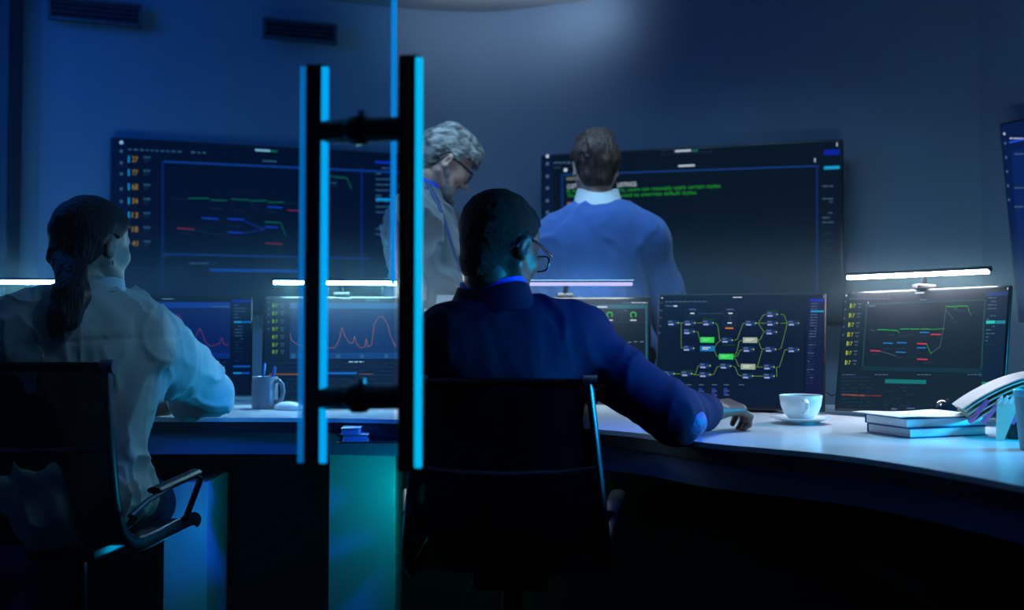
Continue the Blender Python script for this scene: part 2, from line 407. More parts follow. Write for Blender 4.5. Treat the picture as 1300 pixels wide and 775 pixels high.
def display(name, center, yaw, tilt, W, H, depth, edge=0.010, roll=0.0, tv=False, label='', cat='', group=None, bottom=0.02):
    Mx = Matrix.Translation(center) @ Matrix.Rotation(yaw, 4, 'Z') @ Matrix.Rotation(tilt, 4, 'X') @ Matrix.Rotation(roll, 4, 'Y')
    e = empty(name, Mx.to_translation(), Mx.to_euler()); bpy.context.view_layer.update()
    mb = MB(); mb.box(-W / 2, W / 2, 0.0, depth, -H / 2, H / 2, bev=0.004)
    mb.box(-W / 3, W / 3, depth - 0.002, depth + (0.03 if tv else 0.022), -H / 3, H / 3, bev=0.008)
    mb.build('housing', bezel_m, e)
    if tv:
        mb = MB(); mb.box(-0.22, 0.22, depth + 0.028, depth + 0.045, -0.16, 0.16, bev=0.002); mb.build('wall_bracket', darkmetal_m, e)
    else:
        # neck and foot reach the desk top
        foot_z = 0.7505; loc_top = Mx @ Vector((0, depth + 0.02, -0.02)); yr = Matrix.Rotation(yaw, 4, 'Z')
        base = Vector((loc_top.x, loc_top.y, foot_z)) + yr.to_3x3() @ Vector((0, 0.03, 0))
        I = Mx.inverted()
        mb = MB(); mb.tube([I @ (base + Vector((0, 0, 0.008))), I @ (loc_top + yr.to_3x3() @ Vector((0, 0.028, 0))), I @ loc_top], 0.018, 12, flat=(1.6, 0.7)); mb.build('neck', black_m, e)
        mb = MB(); mb.box(-0.11, 0.11, -0.075, 0.075, 0, 0.010, T=I @ Matrix.Translation(base) @ yr, bev=0.004); mb.build('foot', black_m, e)
    tag(e, label, cat, group)
    return e, Mx

# --- left wall television
e, Mx = display('wall_television', (-1.167, 5.583, 1.455), R(23), 0, 1.40, 0.80, 0.05, tv=True,
                label='large wall television behind the woman, showing a green and pink flow graph', cat='television', group='wall televisions')
S = Screen(1.385, 0.785, Mx, screen_mat((3, 14, 38)))
sl = 0.045
S.q4([(145, 175), (160, 176), (160, 392), (145, 392)], screen_mat((5, 18, 52)))
for y in (181, 192, 207, 221, 240, 256): S.disc(154, y, 2.2 if y > 185 else 2.6, c_dim if y > 185 else c_white, 6)
S.dashes(163, 189, 262, 1.8, c_dim, 3, 6, 3, 0.05, sl)
S.rect(324, 190, 343, 192.2, c_white); S.rect(344, 191, 352, 193, c_gr2); S.rect(333, 204, 351, 205.6, c_dim)
S.q4([(207, 204), (512, 218), (512, 220.5), (207, 206.5)], c_line); S.q4([(205, 204), (208, 204), (208, 372), (205, 372)], screen_mat((6, 34, 90)))
for y, t in ((202, '27'), (219, '77'), (237, '68'), (255, '34'), (273, '13'), (291, '18'), (309, '41')):
    if y < 280: S.rect(162.5, y - 4, 164.5, y + 4.5, c_cyan)
    S.text(167.5, y + 3.6, 175, y - 3.6, t, c_oran)
    S.rect(182, y - 3, 191, y - 1.6, c_dim); S.rect(182, y, 190, y + 1.2, c_faint); S.rect(183, y + 3, 187, y + 4.2, c_faint)
def flow(S, f, k=1.0):
    """node graph with green bars, blue and pink bars and thin wires; f maps graph pixels to photo pixels"""
    def seg(a, b, w, m): S.line([f(*a), f(*b)], w * k, m)
    wires = [((216, 251), (236, 254)), ((264, 251), (268, 258)), ((290, 253), (296, 263)), ((315, 253), (320, 262)), ((255, 277), (290, 283)), ((247, 293), (290, 300)),
             ((255, 293), (236, 290)), ((226, 291), (247, 293)), ((360, 259), (380, 258)), ((380, 258), (398, 240)), ((398, 240), (424, 228)), ((424, 228), (440, 226))]
    for a, b in wires: seg(a, b, 0.6, c_wire)
    for a, b in (((239, 252), (265, 252)), ((268, 254), (288, 255)), ((294, 253), (316, 254)), ((318, 255), (338, 255)), ((340, 257), (360, 257)), ((336, 282), (356, 283))): seg(a, b, 2.2, c_gr2)
    seg((356, 283), (363, 300), 1.6, c_gr2)
    for a, b in (((256, 277), (277, 278)), ((289, 278), (310, 279)), ((289, 295), (309, 296)), ((340, 263), (358, 264)), ((337, 288), (352, 289))): seg(a, b, 2.4, c_blue)
    for a, b in (((225, 290), (246, 291)), ((365, 267), (382, 268)), ((337, 309), (358, 310))): seg(a, b, 2.2, c_red)
    for a, b in (((258, 287), (272, 289)), ((288, 287), (306, 288)), ((288, 304), (305, 305)), ((268, 265), (284, 266)), ((296, 267), (312, 269)), ((318, 262), (326, 266)), ((227, 296), (244, 297)), ((340, 269), (352, 270)), ((362, 299), (372, 301)), ((350, 316), (358, 317))): seg(a, b, 1.6, c_faint)
    seg((310, 281), (337, 292), 0.8, c_blue); seg((312, 296), (337, 291), 0.8, c_blue)
flow(S, lambda x, y: (x, y))
S.line([(418, 224), (440, 226)], 2.4, c_gr2); S.line([(440, 226), (446, 240)], 1.6, c_gr2)
S.dashes(418, 232, 432, 1.2, c_dim); S.line([(380, 262), (400, 250), (418, 236), (430, 238)], .6, c_wire)
S.q4([(458, 212), (460, 212), (460, 350), (458, 350)], screen_mat((14, 34, 120)))
for y in range(206, 350, 7): S.dashes(477, y, 497, 1.5, c_dim if y < 300 else c_faint, 4, 9, 1, 0.3)
S.rect(476, 205, 500, 208, screen_mat((10, 50, 170))); S.rect(477, 252, 500, 255.5, c_cyan)
S.q4([(207, 322), (470, 328), (470, 329.5), (207, 323.5)], c_line)
S.dashes(240, 334, 274, 1.4, c_dim); S.dashes(206, 324, 216, 1.2, c_faint)
S.rect(266, 342, 378, 345.5, screen_mat((14, 66, 150)))
for y in range(340, 375, 5): S.dashes(150, y, 240, 1.3, c_faint, 2, 6, 1.6, 0.15); S.dashes(266, y + 9, 340, 1.2, screen_mat((20, 36, 62)), 2, 6, 1.6, 0.2)
S.build(e)

# --- right wall television
e, Mx = display('wall_television', (0.787, 5.376, 1.418), R(-22), 0, 1.40, 0.80, 0.05, tv=True,
                label='large wall television in front of the man in the blue sweater, showing green code text', cat='television', group='wall televisions')
S = Screen(1.385, 0.785, Mx, screen_mat((4, 17, 32)))
S.q4([(690, 194), (702, 193), (702, 400), (690, 402)], screen_mat((6, 20, 52)))
for y in (198, 208, 224, 239, 255, 270): S.disc(695, y, 2.2, c_dim if y > 200 else c_white, 6)
S.dashes(703, 206, 727, 1.6, c_dim, 3, 6, 1.5, 0); S.rect(703, 212, 712, 214, c_faint); S.rect(716, 214, 720, 218, c_white)
for a, b, c_, d in ((690, 192, 1066, 179),): pass
S.q4([(712, 221.5), (1040, 210), (1040, 211.6), (712, 223)], c_line); S.q4([(712, 221), (715.5, 221), (715.5, 400), (712, 400)], screen_mat((7, 38, 92)))
S.q4([(1036, 210), (1038.5, 210), (1038.5, 395), (1036, 396)], screen_mat((7, 38, 92)))
S.frame(840, 189, 903, 195, 0.6, c_faint); S.rect(857, 190.5, 877, 192.6, c_white); S.rect(878, 190.5, 886, 192.3, c_gr2); S.rect(861, 209.5, 882, 211.5, c_white)
S.rect(1062, 181, 1063.2, 186, c_white); S.rect(1034, 201, 1035.2, 206, c_white)
S.rect(1046, 190, 1066, 197, screen_mat((8, 30, 150))); S.rect(1046, 211, 1066, 215, c_cyan)
for y in (236, 252, 256, 270, 276, 282, 296, 306, 316, 326, 342): S.dashes(1044, y, 1058, 1.1, c_dim if y < 290 else c_faint, 3, 9, 1, 0.2)
S.text(720, 239.5, 740, 234, 'CUSTOM', c_white); S.text(784, 237.5, 808, 231.8, 'LISTINGS', c_white)
S.rect(719, 225, 732, 229, screen_mat((90, 95, 90)))
gm = screen_mat((30, 150, 30))
S.text(720, 244.8, 738, 240.2, 'It is a', gm); S.text(783, 243.6, 916, 238.6, 'line, users can manually apply certain styles.', gm)
S.text(720, 251, 738, 246.4, 'This is', gm); S.text(789, 250.2, 885, 245.2, 'used to override default styles.', gm)
for i in range(4): S.dashes(720, 257 + 4.6 * i, 732, 2.6, screen_mat((150, 95, 50)), 4, 8, 1, 0); S.dashes(790 + 6 * i, 255 + 4.3 * i, 800 + 5 * i, 2.6, screen_mat((170, 110, 60)), 3, 6, 1.5, 0)
S.build(e)
mb = MB(); mb.box(0.56, 0.62, -0.004, 0.004, -0.398, -0.392, T=Matrix()); lo = mb.build('standby_light', mat('standby_blue', (0, 0, 0.1), 0.5, emit=(0.02, 0.15, 1.0), strength=2), e)

# --- right edge television on the angled wall
p0 = at(1268, 157, 4.7); yaw3 = R(-68); W3, H3 = 1.40, 0.80
Rm = Matrix.Rotation(yaw3, 4, 'Z') @ Matrix.Rotation(R(6), 4, 'X')
c3 = p0 - Rm.to_3x3() @ Vector((-W3 / 2, 0, H3 / 2))
e, Mx = display('wall_television', c3, yaw3, R(6), W3, H3, 0.05, tv=True,
                label='wall television cut off by the right edge of the picture, tilted downward', cat='television', group='wall televisions')
S = Screen(1.385, 0.785, Mx, screen_mat((6, 26, 70)))
for i, y in enumerate((170, 182, 200, 218, 236, 254)): S.disc(1275 + i * 1.2, y, 1.4, c_dim if i else c_white, 6)
S.q4([(1281, 180), (1300, 176), (1300, 178), (1281, 182)], c_blue); S.q4([(1284, 192), (1300, 188), (1300, 392), (1298, 392)], screen_mat((8, 34, 90)))
for y in (195, 238, 262): S.dashes(1288, y, 1300, 1.4, c_dim, 3, 6, 1, 0)
S.dashes(1282, 175, 1300, 1.6, c_white, 1, 3, 1, 0)
S.build(e)
mb = MB(); mb.tube([(0, 0.08, 0), (0, 0.14, 0)], 0.03); mb.box(-0.1, 0.1, 0.13, 0.15, -0.1, 0.1); mb.build('tilt_arm', darkmetal_m, e)

# ------------------------------------------------------------------ desk
front = catmull([(-2.6, 3.30), (-1.9, 3.44), (-1.2, 3.47), (-0.55, 3.46), (-0.12, 3.33), (0.27, 3.08), (0.46, 2.79), (0.72, 2.52), (0.905, 2.06), (1.0, 1.55), (1.02, 1.1)], 8)
rear = catmull([(-2.75, 4.0), (-1.95, 4.30), (-1.2, 4.36), (-0.5, 4.33), (0.1, 4.25), (0.7, 4.12), (1.15, 3.92), (1.55, 3.5), (1.8, 2.8), (1.9, 2.0), (1.9, 1.1)], 8)
def slab(z0, z1, inset=0.0, material=None, mb=None):
    mb = mb or MB(); n = len(front); F_ = [Vector((*p, 0)) for p in front]; B_ = [Vector((*p, 0)) for p in rear]; vs = []
    for i in range(n):
        d = (B_[i] - F_[i]).normalized()
        for q in (F_[i] + d * inset, B_[i] - d * inset):
            for z in (z0, z1): vs.append(q + Vector((0, 0, z)))
    fs = []
    for i in range(n - 1):
        a = 4 * i; b = a + 4
        fs += [(a, b, b + 1, a + 1), (a + 2, a + 3, b + 3, b + 2), (a + 1, b + 1, b + 3, a + 3), (a, a + 2, b + 2, b)]
    fs += [(0, 1, 3, 2), (4 * n - 4, 4 * n - 2, 4 * n - 1, 4 * n - 3)]
    mb.add(vs, fs, material); return mb
desk = empty('curved_desk', (0, 3.6, 0)); tag(desk, 'long curved white-topped desk running across the room under all the monitors', 'desk')
def dchild(o): o.parent = desk; o.location = (0, -3.6, 0); return o
dchild(slab(0.738, 0.75).build('desktop', white_m))
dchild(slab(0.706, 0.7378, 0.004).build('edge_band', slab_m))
def apron(z0, z1, ins, mt, nm):
    P = []
    for f_, b_ in zip(front, rear):
        d = (Vector(b_) - Vector(f_)).normalized(); P.append(tuple(Vector(f_) + d * ins))
    o = strip(nm, P, z0, z1, 0.02, mt, 1); return dchild(o)
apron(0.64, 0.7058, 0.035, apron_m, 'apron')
apron(0.02, 0.64, 0.34, mat('underdesk_shade_black', (0.004, 0.005, 0.008), 0.8, bump=0.02), 'underdesk_shade_panel')  # black panel added to give the dark shade under the desk
def panel(x, y, w, yaw, d=0.5, h=0.64):
    mb = MB(); mb.box(-w / 2, w / 2, 0, d, 0.0, h, T=Matrix.Translation((x, y, 0)) @ Matrix.Rotation(yaw, 4, 'Z'), bev=0.004)
    dchild(mb.build('support_panel', panel_m))
pa = at(460, 600, 3.56); panel(pa.x, 3.56, 0.20, 0); pb = at(236, 600, 3.56); panel(pb.x, 3.56, 0.13, 0, 0.3, 0.55); panel(-2.3, 3.6, 0.2, 0)
pc = at(1312, 660, 2.15); panel(pc.x + 0.02, 2.15, 0.08, R(-60), 0.45)

# ------------------------------------------------------------------ monitors
MW, MH = 0.53, 0.365
mons = {}
def monitor(key, center, yaw, tilt, roll=0, label='', w=MW, h=MH, bg=(3, 16, 38)):
    e, Mx = display('monitor', center, yaw, tilt, w, h, 0.014, roll=roll, label=label, cat='monitor', group='desk monitors')
    mons[key] = (e, Mx); return e, Mx, Screen(w - 0.012, h - 0.014, Mx, screen_mat(bg))
def zc(Y, ytop, h, tilt): return at(0, ytop, Y).z - h / 2 * math.cos(tilt)
# behind the woman
t = R(-5)
e, Mx, S = monitor('m1', (at(5, 0, 4.12).x, 4.12, zc(4.12, 381, 0.34, t)), R(16), t, h=0.34, label='monitor at the far left, mostly hidden behind the woman in white')
S.rect(-120, 385, 70, 391, c_line); S.rect(0, 392, 6, 398, screen_mat((120, 140, 30)))
S.build(e)
# blue chart monitor
e, Mx, S = monitor('m2', (at(226, 0, 4.10).x, 4.10, zc(4.10, 377, 0.345, t)), R(8), t, h=0.345, label='monitor beside the grey mug, showing a thin red line chart on blue')
S.rect(110, 381, 320, 504, screen_mat((4, 18, 44)))
S.rect(120, 384, 292, 456, screen_mat((7, 30, 86))); S.rect(120, 384, 292, 391, screen_mat((18, 62, 140))); S.rect(268, 389, 291, 390.4, c_dim)
for x in range(130, 292, 10): S.rect(x, 393, x + 0.5, 448, screen_mat((12, 42, 104)))
for y in range(396, 448, 8): S.rect(120, y, 292, y + 0.5, screen_mat((12, 42, 104)))
chart = [(196, 430), (205, 425), (211, 435), (214, 427), (217, 404), (220, 400), (227, 400), (231, 407), (235, 425), (240, 430), (244, 441), (247, 430), (254, 417), (258, 428), (262, 436), (268, 440), (274, 438), (278, 437), (282, 429), (284, 437), (290, 439)]
S.line(chart, 1.1, screen_mat((170, 60, 80)))
S.rect(120, 448, 292, 456, screen_mat((10, 44, 110))); S.rect(261, 450, 266, 455, c_dim); S.rect(205, 378, 220, 380, c_white)
S.rect(295, 381, 320, 384, screen_mat((10, 30, 150)));
for y in range(387, 405, 4): S.dashes(297, y, 312, 1.2, c_dim, 4, 9, 1, 0.2)
S.rect(297, 408, 307, 410.3, c_cyan); S.rect(308, 408, 319, 410.3, screen_mat((20, 100, 180)))
for y in range(414, 462, 4): S.dashes(298, y, 308, 1.1, c_dim if y < 432 else c_faint, 3, 7, 1, 0.2)
S.rect(296, 464.5, 318, 466.6, screen_mat((16, 90, 170))); S.rect(296, 473, 307, 475, c_cyan); S.rect(308, 473, 317, 475, screen_mat((20, 80, 190)))
for y in range(460, 500, 5): S.dashes(200, y, 290, 1.2, c_faint, 3, 8, 2, 0.2)
S.build(e)
# chart monitor behind the door handle
e, Mx, S = monitor('m3', (at(436, 0, 3.98).x, 3.98, zc(3.98, 376, 0.355, t)), R(3), t, h=0.355, label='monitor seen through the door handle, showing a red line chart above pale text')
S.rect(336, 378, 538, 508, screen_mat((6, 28, 52)))
for y in (378, 384, 392, 400, 409, 418): S.disc(341, y, 1.3, c_dim, 6)
for y in (388, 398, 408, 418, 428, 438, 447):
    S.rect(346, y - 2.4, 347.2, y + 2.4, c_yell); S.text(348.6, y + 2.3, 352.5, y - 2.3, '17', c_yell); S.rect(356, y - 2, 361, y - 0.8, c_dim); S.rect(357, y + 1, 360, y + 2.2, c_dim)
S.rect(368, 385, 510, 456, screen_mat((10, 50, 96))); S.rect(368, 385, 510, 392, screen_mat((22, 92, 140))); S.rect(370, 387, 376, 390, c_dim)
for x in range(374, 510, 7): S.rect(x, 394, x + 0.5, 448, screen_mat((14, 62, 110)))
for y in range(396, 448, 8): S.rect(368, y, 510, y + 0.5, screen_mat((14, 62, 110)))
S.line([(368, 424), (370, 432), (376, 437), (385, 440), (395, 436), (405, 438), (415, 442), (425, 442), (431, 431), (434, 416), (438, 427), (444, 436), (448, 436), (450, 427), (453, 437), (458, 442), (463, 441), (465, 430), (467, 441), (472, 438), (475, 412), (480, 403), (486, 402), (492, 412), (496, 428), (502, 440)], 1.2, screen_mat((200, 105, 80)))
S.rect(368, 448, 510, 456, screen_mat((16, 66, 120)))
for x in (370, 427, 457, 488): S.rect(x, 450, x + 5, 455, c_dim)
S.rect(433, 378, 446, 380, c_white); S.rect(464, 378, 482, 383, screen_mat((16, 90, 100)))
S.dashes(443, 459, 462, 1.5, c_white, 3, 6, 1.5, 0)
for y in range(461, 500, 5): S.dashes(340, y, 380, 1.2, c_faint, 2, 5, 1.5, 0.1); S.dashes(416, y, 500, 1.0, c_faint, 3, 9, 3, 0.3)
S.rect(342, 474.5, 380, 476.5, screen_mat((150, 80, 40))); S.rect(414, 473, 453, 475.4, screen_mat((16, 110, 190))); S.rect(456, 474.8, 474, 475.8, screen_mat((150, 90, 60)))
S.build(e)
# monitor behind the seated man
e, Mx, S = monitor('m4', (at(716, 0, 4.0).x, 4.0, zc(4.0, 377, 0.35, t)), R(-6), t, h=0.35, w=0.58, label='monitor behind the seated man with glasses, showing two green ring gauges', bg=(6, 26, 42))
S.rect(640, 384, 823, 386, screen_mat((12, 36, 60)))
S.rect(640, 387, 822, 392, screen_mat((26, 90, 104))); S.rect(758, 389, 771, 391, c_white); S.rect(819.5, 387, 822, 475, screen_mat((26, 90, 104))); S.rect(640, 458, 822, 460.5, screen_mat((16, 70, 84)))
S.rect(745, 409, 819, 409.6, c_faint); S.rect(789, 393, 789.5, 409, c_faint); S.rect(760, 393, 760.5, 409, c_faint)
for x in (744, 774, 804): S.disc(x, 400, 4.0, screen_mat((50, 200, 50)), 16, 0.72); S.rect(x - 4, 406, x + 4, 407.6, c_white); S.rect(x - 12, 394, x - 8, 395, c_dim)
S.line([(781, 440), (785, 439), (789, 438), (793, 437), (797, 435.5), (801, 434.5), (805, 434), (809, 434), (813, 434), (817, 434)], 0.7, c_white, dash=1)
S.rect(790, 384.2, 822, 385.2, c_dim); S.dashes(802, 384, 822, 1.2, c_white, 2, 5, 1.2, 0)
S.build(e)
# node graph monitor
e, Mx, S = monitor('m5', (0.71, 3.707, 0.939), R(-22.3), R(-9.8), label='monitor left of the white cup, showing yellow-green wired node boxes', bg=(4, 22, 46))
G = lambda x, y: (830 + x * 0.1935, 370 + y * 0.1935)
def node(x, y, w=72, fill=None, lab=True):
    a = G(x, y - 18); b = G(x + w, y + 18); S.rect(*a, *b, fill or screen_mat((8, 42, 90)))
    if fill is None and lab:
        S.rect(*G(x + 4, y - 14), *G(x + 34, y - 3), c_dim); S.rect(*G(x + 6, y + 5), *G(x + 40, y + 15), screen_mat((150, 160, 215)))
        S.disc(*G(x + w - 18, y), 0.9, c_dim, 6); S.disc(*G(x + w - 2, y), 1.0, c_yell, 6)
    else:
        q = screen_mat((120, 240, 140)) if fill == gb else screen_mat((220, 225, 210))
        S.rect(*G(x + 14, y - 8), *G(x + w - 24, y - 4), q); S.rect(*G(x + 14, y + 2), *G(x + w - 40, y + 6), q)
gb = screen_mat((50, 200, 90)); wb = screen_mat((150, 165, 150)); cb = screen_mat((10, 110, 180)); yw = screen_mat((110, 150, 50))
wires = [[(165, 208), (205, 208)], [(180, 208), (180, 372), (192, 374)], [(275, 265), (290, 268), (300, 318)], [(285, 208), (325, 208)], [(405, 208), (420, 225), (432, 320), (445, 322)],
         [(396, 378), (412, 345), (440, 322)], [(396, 378), (412, 425), (430, 430)], [(530, 322), (548, 315), (585, 212), (600, 210)], [(525, 430), (545, 400), (560, 330), (580, 322)], [(525, 430), (550, 425), (565, 390), (590, 380)],
         [(525, 430), (540, 450), (555, 490), (570, 495)], [(665, 210), (740, 210)], [(685, 210), (720, 155), (745, 152)], [(685, 210), (722, 265), (740, 268)], [(680, 322), (700, 315), (720, 272)],
         [(685, 322), (705, 378), (730, 382)], [(830, 210), (880, 210)], [(835, 152), (855, 155), (875, 208)], [(820, 382), (835, 375), (875, 215)], [(670, 497), (725, 498)], [(680, 495), (712, 385)],
         [(810, 500), (825, 495), (860, 385), (880, 383)], [(808, 560), (805, 500)], [(130, 542), (180, 542)], [(260, 548), (275, 540), (290, 492), (305, 488)], [(260, 548), (300, 550)], [(375, 550), (395, 545), (415, 498), (435, 492)],
         [(520, 492), (535, 500), (555, 550), (580, 557)], [(650, 557), (720, 558)]]
for w_ in wires: S.line([G(*p) for p in w_], 0.9, yw)
for x, y in ((90, 208), (200, 208), (320, 208), (195, 265), (192, 375), (445, 322), (600, 210), (740, 152), (740, 210), (735, 268), (880, 210), (585, 382), (730, 382), (880, 384), (720, 498), (720, 558), (580, 557), (435, 492), (300, 490), (300, 548), (180, 542), (64, 542)): node(x, y)
node(305, 320, 92, gb); node(428, 430, 95, gb); node(305, 377, 92, cb); node(585, 322, 95, wb); node(572, 496, 95, wb)
for x, y in ((210, 145), (460, 145), (455, 208)):
    S.frame(*G(x, y - 20), *G(x + 86, y + 20), 0.7, c_faint); S.rect(*G(x + 30, y - 3), *G(x + 58, y + 5), c_white)
S.line([G(296, 147), G(460, 147)], .7, c_dim); S.line([G(502, 165), G(502, 188)], .7, c_dim)
S.rect(*G(232, 116), *G(278, 123), c_dim); S.rect(*G(480, 116), *G(526, 123), c_dim); S.rect(*G(470, 240), *G(522, 247), c_oran)
for x, y in ((320, 180), (740, 125), (450, 350), (180, 518)): S.rect(*G(x, y), *G(x + 86, y + 8), screen_mat((16, 60, 30)))
S.dashes(*G(78, 66), G(355, 66)[0], 1.3, c_dim, 2, 5, 1.5, 0); S.rect(*G(78, 94), *G(130, 101), c_dim); S.rect(*G(132, 94), *G(156, 103), c_white)
S.rect(*G(520, 38), *G(580, 44), c_white); S.rect(*G(1115, 24), *G(1119, 44), c_white)
for i, y in enumerate((45, 76, 128, 175, 228, 274)): S.disc(*G(56 - i * 3, y), 1.1, c_dim if i else c_white, 6)
S.q4([G(1010, 50), G(1110, 50), G(1100, 690), G(995, 690)], screen_mat((5, 20, 60)))
S.rect(*G(1030, 52), *G(1118, 70), screen_mat((10, 36, 160))); S.rect(*G(1030, 128), *G(1116, 138), c_cyan)
for i in range(30):
    y = 80 + i * 18
    if abs(y - 133) > 12: S.dashes(*G(1034 - i * 1.2, y), G(1080 - i * 1.2, y)[0], 1.1, c_dim if i < 12 or i % 3 == 0 else c_faint, 3, 9, 1, 0.25)
for i, x in enumerate((38, 110, 215, 295, 382, 460, 560)):
    S.rect(*G(x, 612), *G(x + 34, 618), c_dim)
    if 1 < i < 6:
        for j in range(4): S.rect(*G(x, 640 + j * 13), *G(x + 24 + 12 * (j % 2), 646 + j * 13), c_dim if j % 2 else screen_mat((30, 70, 210)))
S.rect(*G(110, 622), *G(180, 628), c_dim); S.line([G(620, 690), G(640, 660), G(650, 675), G(665, 650), G(690, 690)], .8, screen_mat((14, 50, 56)))
S.build(e)
# right monitor
e, Mx, S = monitor('m6', (1.166, 3.40, 0.9485), R(-50.2), R(-11.3), R(-1.2), label='rightmost monitor tilted back above the blue notebooks, showing a dark teal flow graph', bg=(8, 32, 46))
G = lambda x, y: (1040 + x * 0.2838, 320 + y * 0.2838)
for i, y in enumerate((195, 222, 258, 298, 335, 372)): S.disc(*G(122 - i * 3, y), 1.2, c_dim if i else c_white, 6)
S.dashes(*G(135, 208), G(318, 208)[0], 1.4, c_dim, 2, 4, 1.3, 0)
tl = screen_mat((14, 66, 76)); S.q4([G(205, 232), G(745, 212), G(745, 218), G(205, 239)], tl); S.q4([G(210, 235), G(217, 235), G(196, 520), G(190, 520)], tl); S.q4([G(738, 215), G(746, 215), G(728, 560), G(720, 560)], tl)
S.q4([G(190, 512), G(730, 522), G(728, 545), G(186, 530)], screen_mat((8, 46, 62)))
for i, y in enumerate((241, 284, 326, 370, 410, 452, 495)):
    x = 138 - i * 3.6; S.rect(*G(x, y - 10), *G(x + 5, y + 10), c_yell); S.text(*G(x + 8, y + 9), *G(x + 24, y - 9), '17', c_yell); S.rect(*G(x + 34, y - 10), *G(x + 52, y - 5), c_dim); S.rect(*G(x + 36, y + 5), *G(x + 48, y + 9), c_dim)
S.rect(*G(430, 180), *G(470, 187), c_white); S.rect(*G(450, 213), *G(482, 218), c_dim); S.rect(*G(842, 155), *G(847, 170), c_white); S.rect(*G(218, 224), *G(222, 232), c_white); S.rect(*G(222, 240), *G(252, 246), c_dim)
f6g = screen_mat((20, 150, 60)); f6r = screen_mat((190, 50, 80)); f6b = screen_mat((30, 110, 190))
def g6(a, b, w, m): S.line([G(*a), G(*b)], w, m)
for a, b in (((262, 348), (308, 349)), ((312, 351), (350, 352)), ((364, 346), (402, 345)), ((408, 346), (448, 346)), ((455, 346), (494, 346)), ((568, 245), (614, 246)), ((618, 243), (664, 243))): g6(a, b, 2.0, f6g)
for a, b in (((350, 352), (358, 364)), ((494, 348), (560, 344)), ((664, 243), (678, 284)), ((480, 412), (500, 456)), ((500, 456), (506, 450))): g6(a, b, 1.2, f6g)
for a, b in (((230, 442), (272, 444)), ((500, 370), (544, 370)), ((440, 411), (480, 412)), ((440, 480), (484, 482))): g6(a, b, 2.4, f6r)
for a, b in (((288, 408), (328, 410)), ((350, 407), (390, 407)), ((345, 449), (386, 450)), ((452, 361), (490, 361)), ((440, 430), (476, 429))): g6(a, b, 2.4, f6b)
for a, b in (((556, 345), (568, 250)), ((540, 430), (556, 345)), ((272, 444), (345, 466)), ((228, 350), (250, 354)), ((568, 260), (600, 300)), ((500, 456), (540, 425)), ((600, 260), (620, 250))): g6(a, b, 0.9, screen_mat((70, 110, 110)))
for x, y in ((310, 370), (360, 375), (400, 368), (285, 432), (348, 430), (345, 470), (235, 455), (600, 258), (625, 262), (590, 312), (668, 270), (450, 375), (530, 382), (470, 494)): S.dashes(*G(x, y), G(x + 34, y)[0], 1.3, c_faint, 2, 4, 1, 0.1)
S.q4([G(752, 185), G(850, 180), G(826, 620), G(735, 620)], screen_mat((5, 32, 58)))
S.rect(*G(752, 180), *G(846, 196), screen_mat((10, 52, 120))); S.rect(*G(748, 308), *G(788, 322), screen_mat((30, 190, 180))); S.rect(*G(792, 308), *G(834, 322), screen_mat((20, 130, 150)))
for i in range(14):
    y = 204 + i * 16
    if abs(y - 315) > 14: S.dashes(*G(756 - i, y), G(796 - i, y)[0], 1.2, c_dim if i < 13 else c_faint, 3, 8, 1, 0.25)
S.rect(*G(728, 583), *G(812, 597), screen_mat((20, 130, 110))); S.rect(*G(722, 626), *G(760, 640), screen_mat((20, 140, 160)))
S.rect(*G(296, 572), *G(480, 590), screen_mat((14, 110, 112))); S.rect(*G(100, 638), *G(205, 645), screen_mat((130, 70, 50))); S.rect(*G(205, 640), *G(280, 648), screen_mat((80, 40, 40)))
for x in (105, 250, 440, 665): S.dashes(*G(x, 548), G(x + 60, 548)[0], 1.2, c_dim, 2, 5, 1, 0)
for y in range(560, 690, 16): S.dashes(*G(100, y), G(245, y)[0], 1.0, c_faint, 2, 5, 1.2, 0.2); S.dashes(*G(296, y + 30), G(420, y + 30)[0], 1.0, c_faint, 2, 5, 1.2, 0.4)
S.rect(*G(325, 700), *G(350, 708), c_dim); S.rect(*G(395, 698), *G(430, 704), c_dim)
S.build(e)

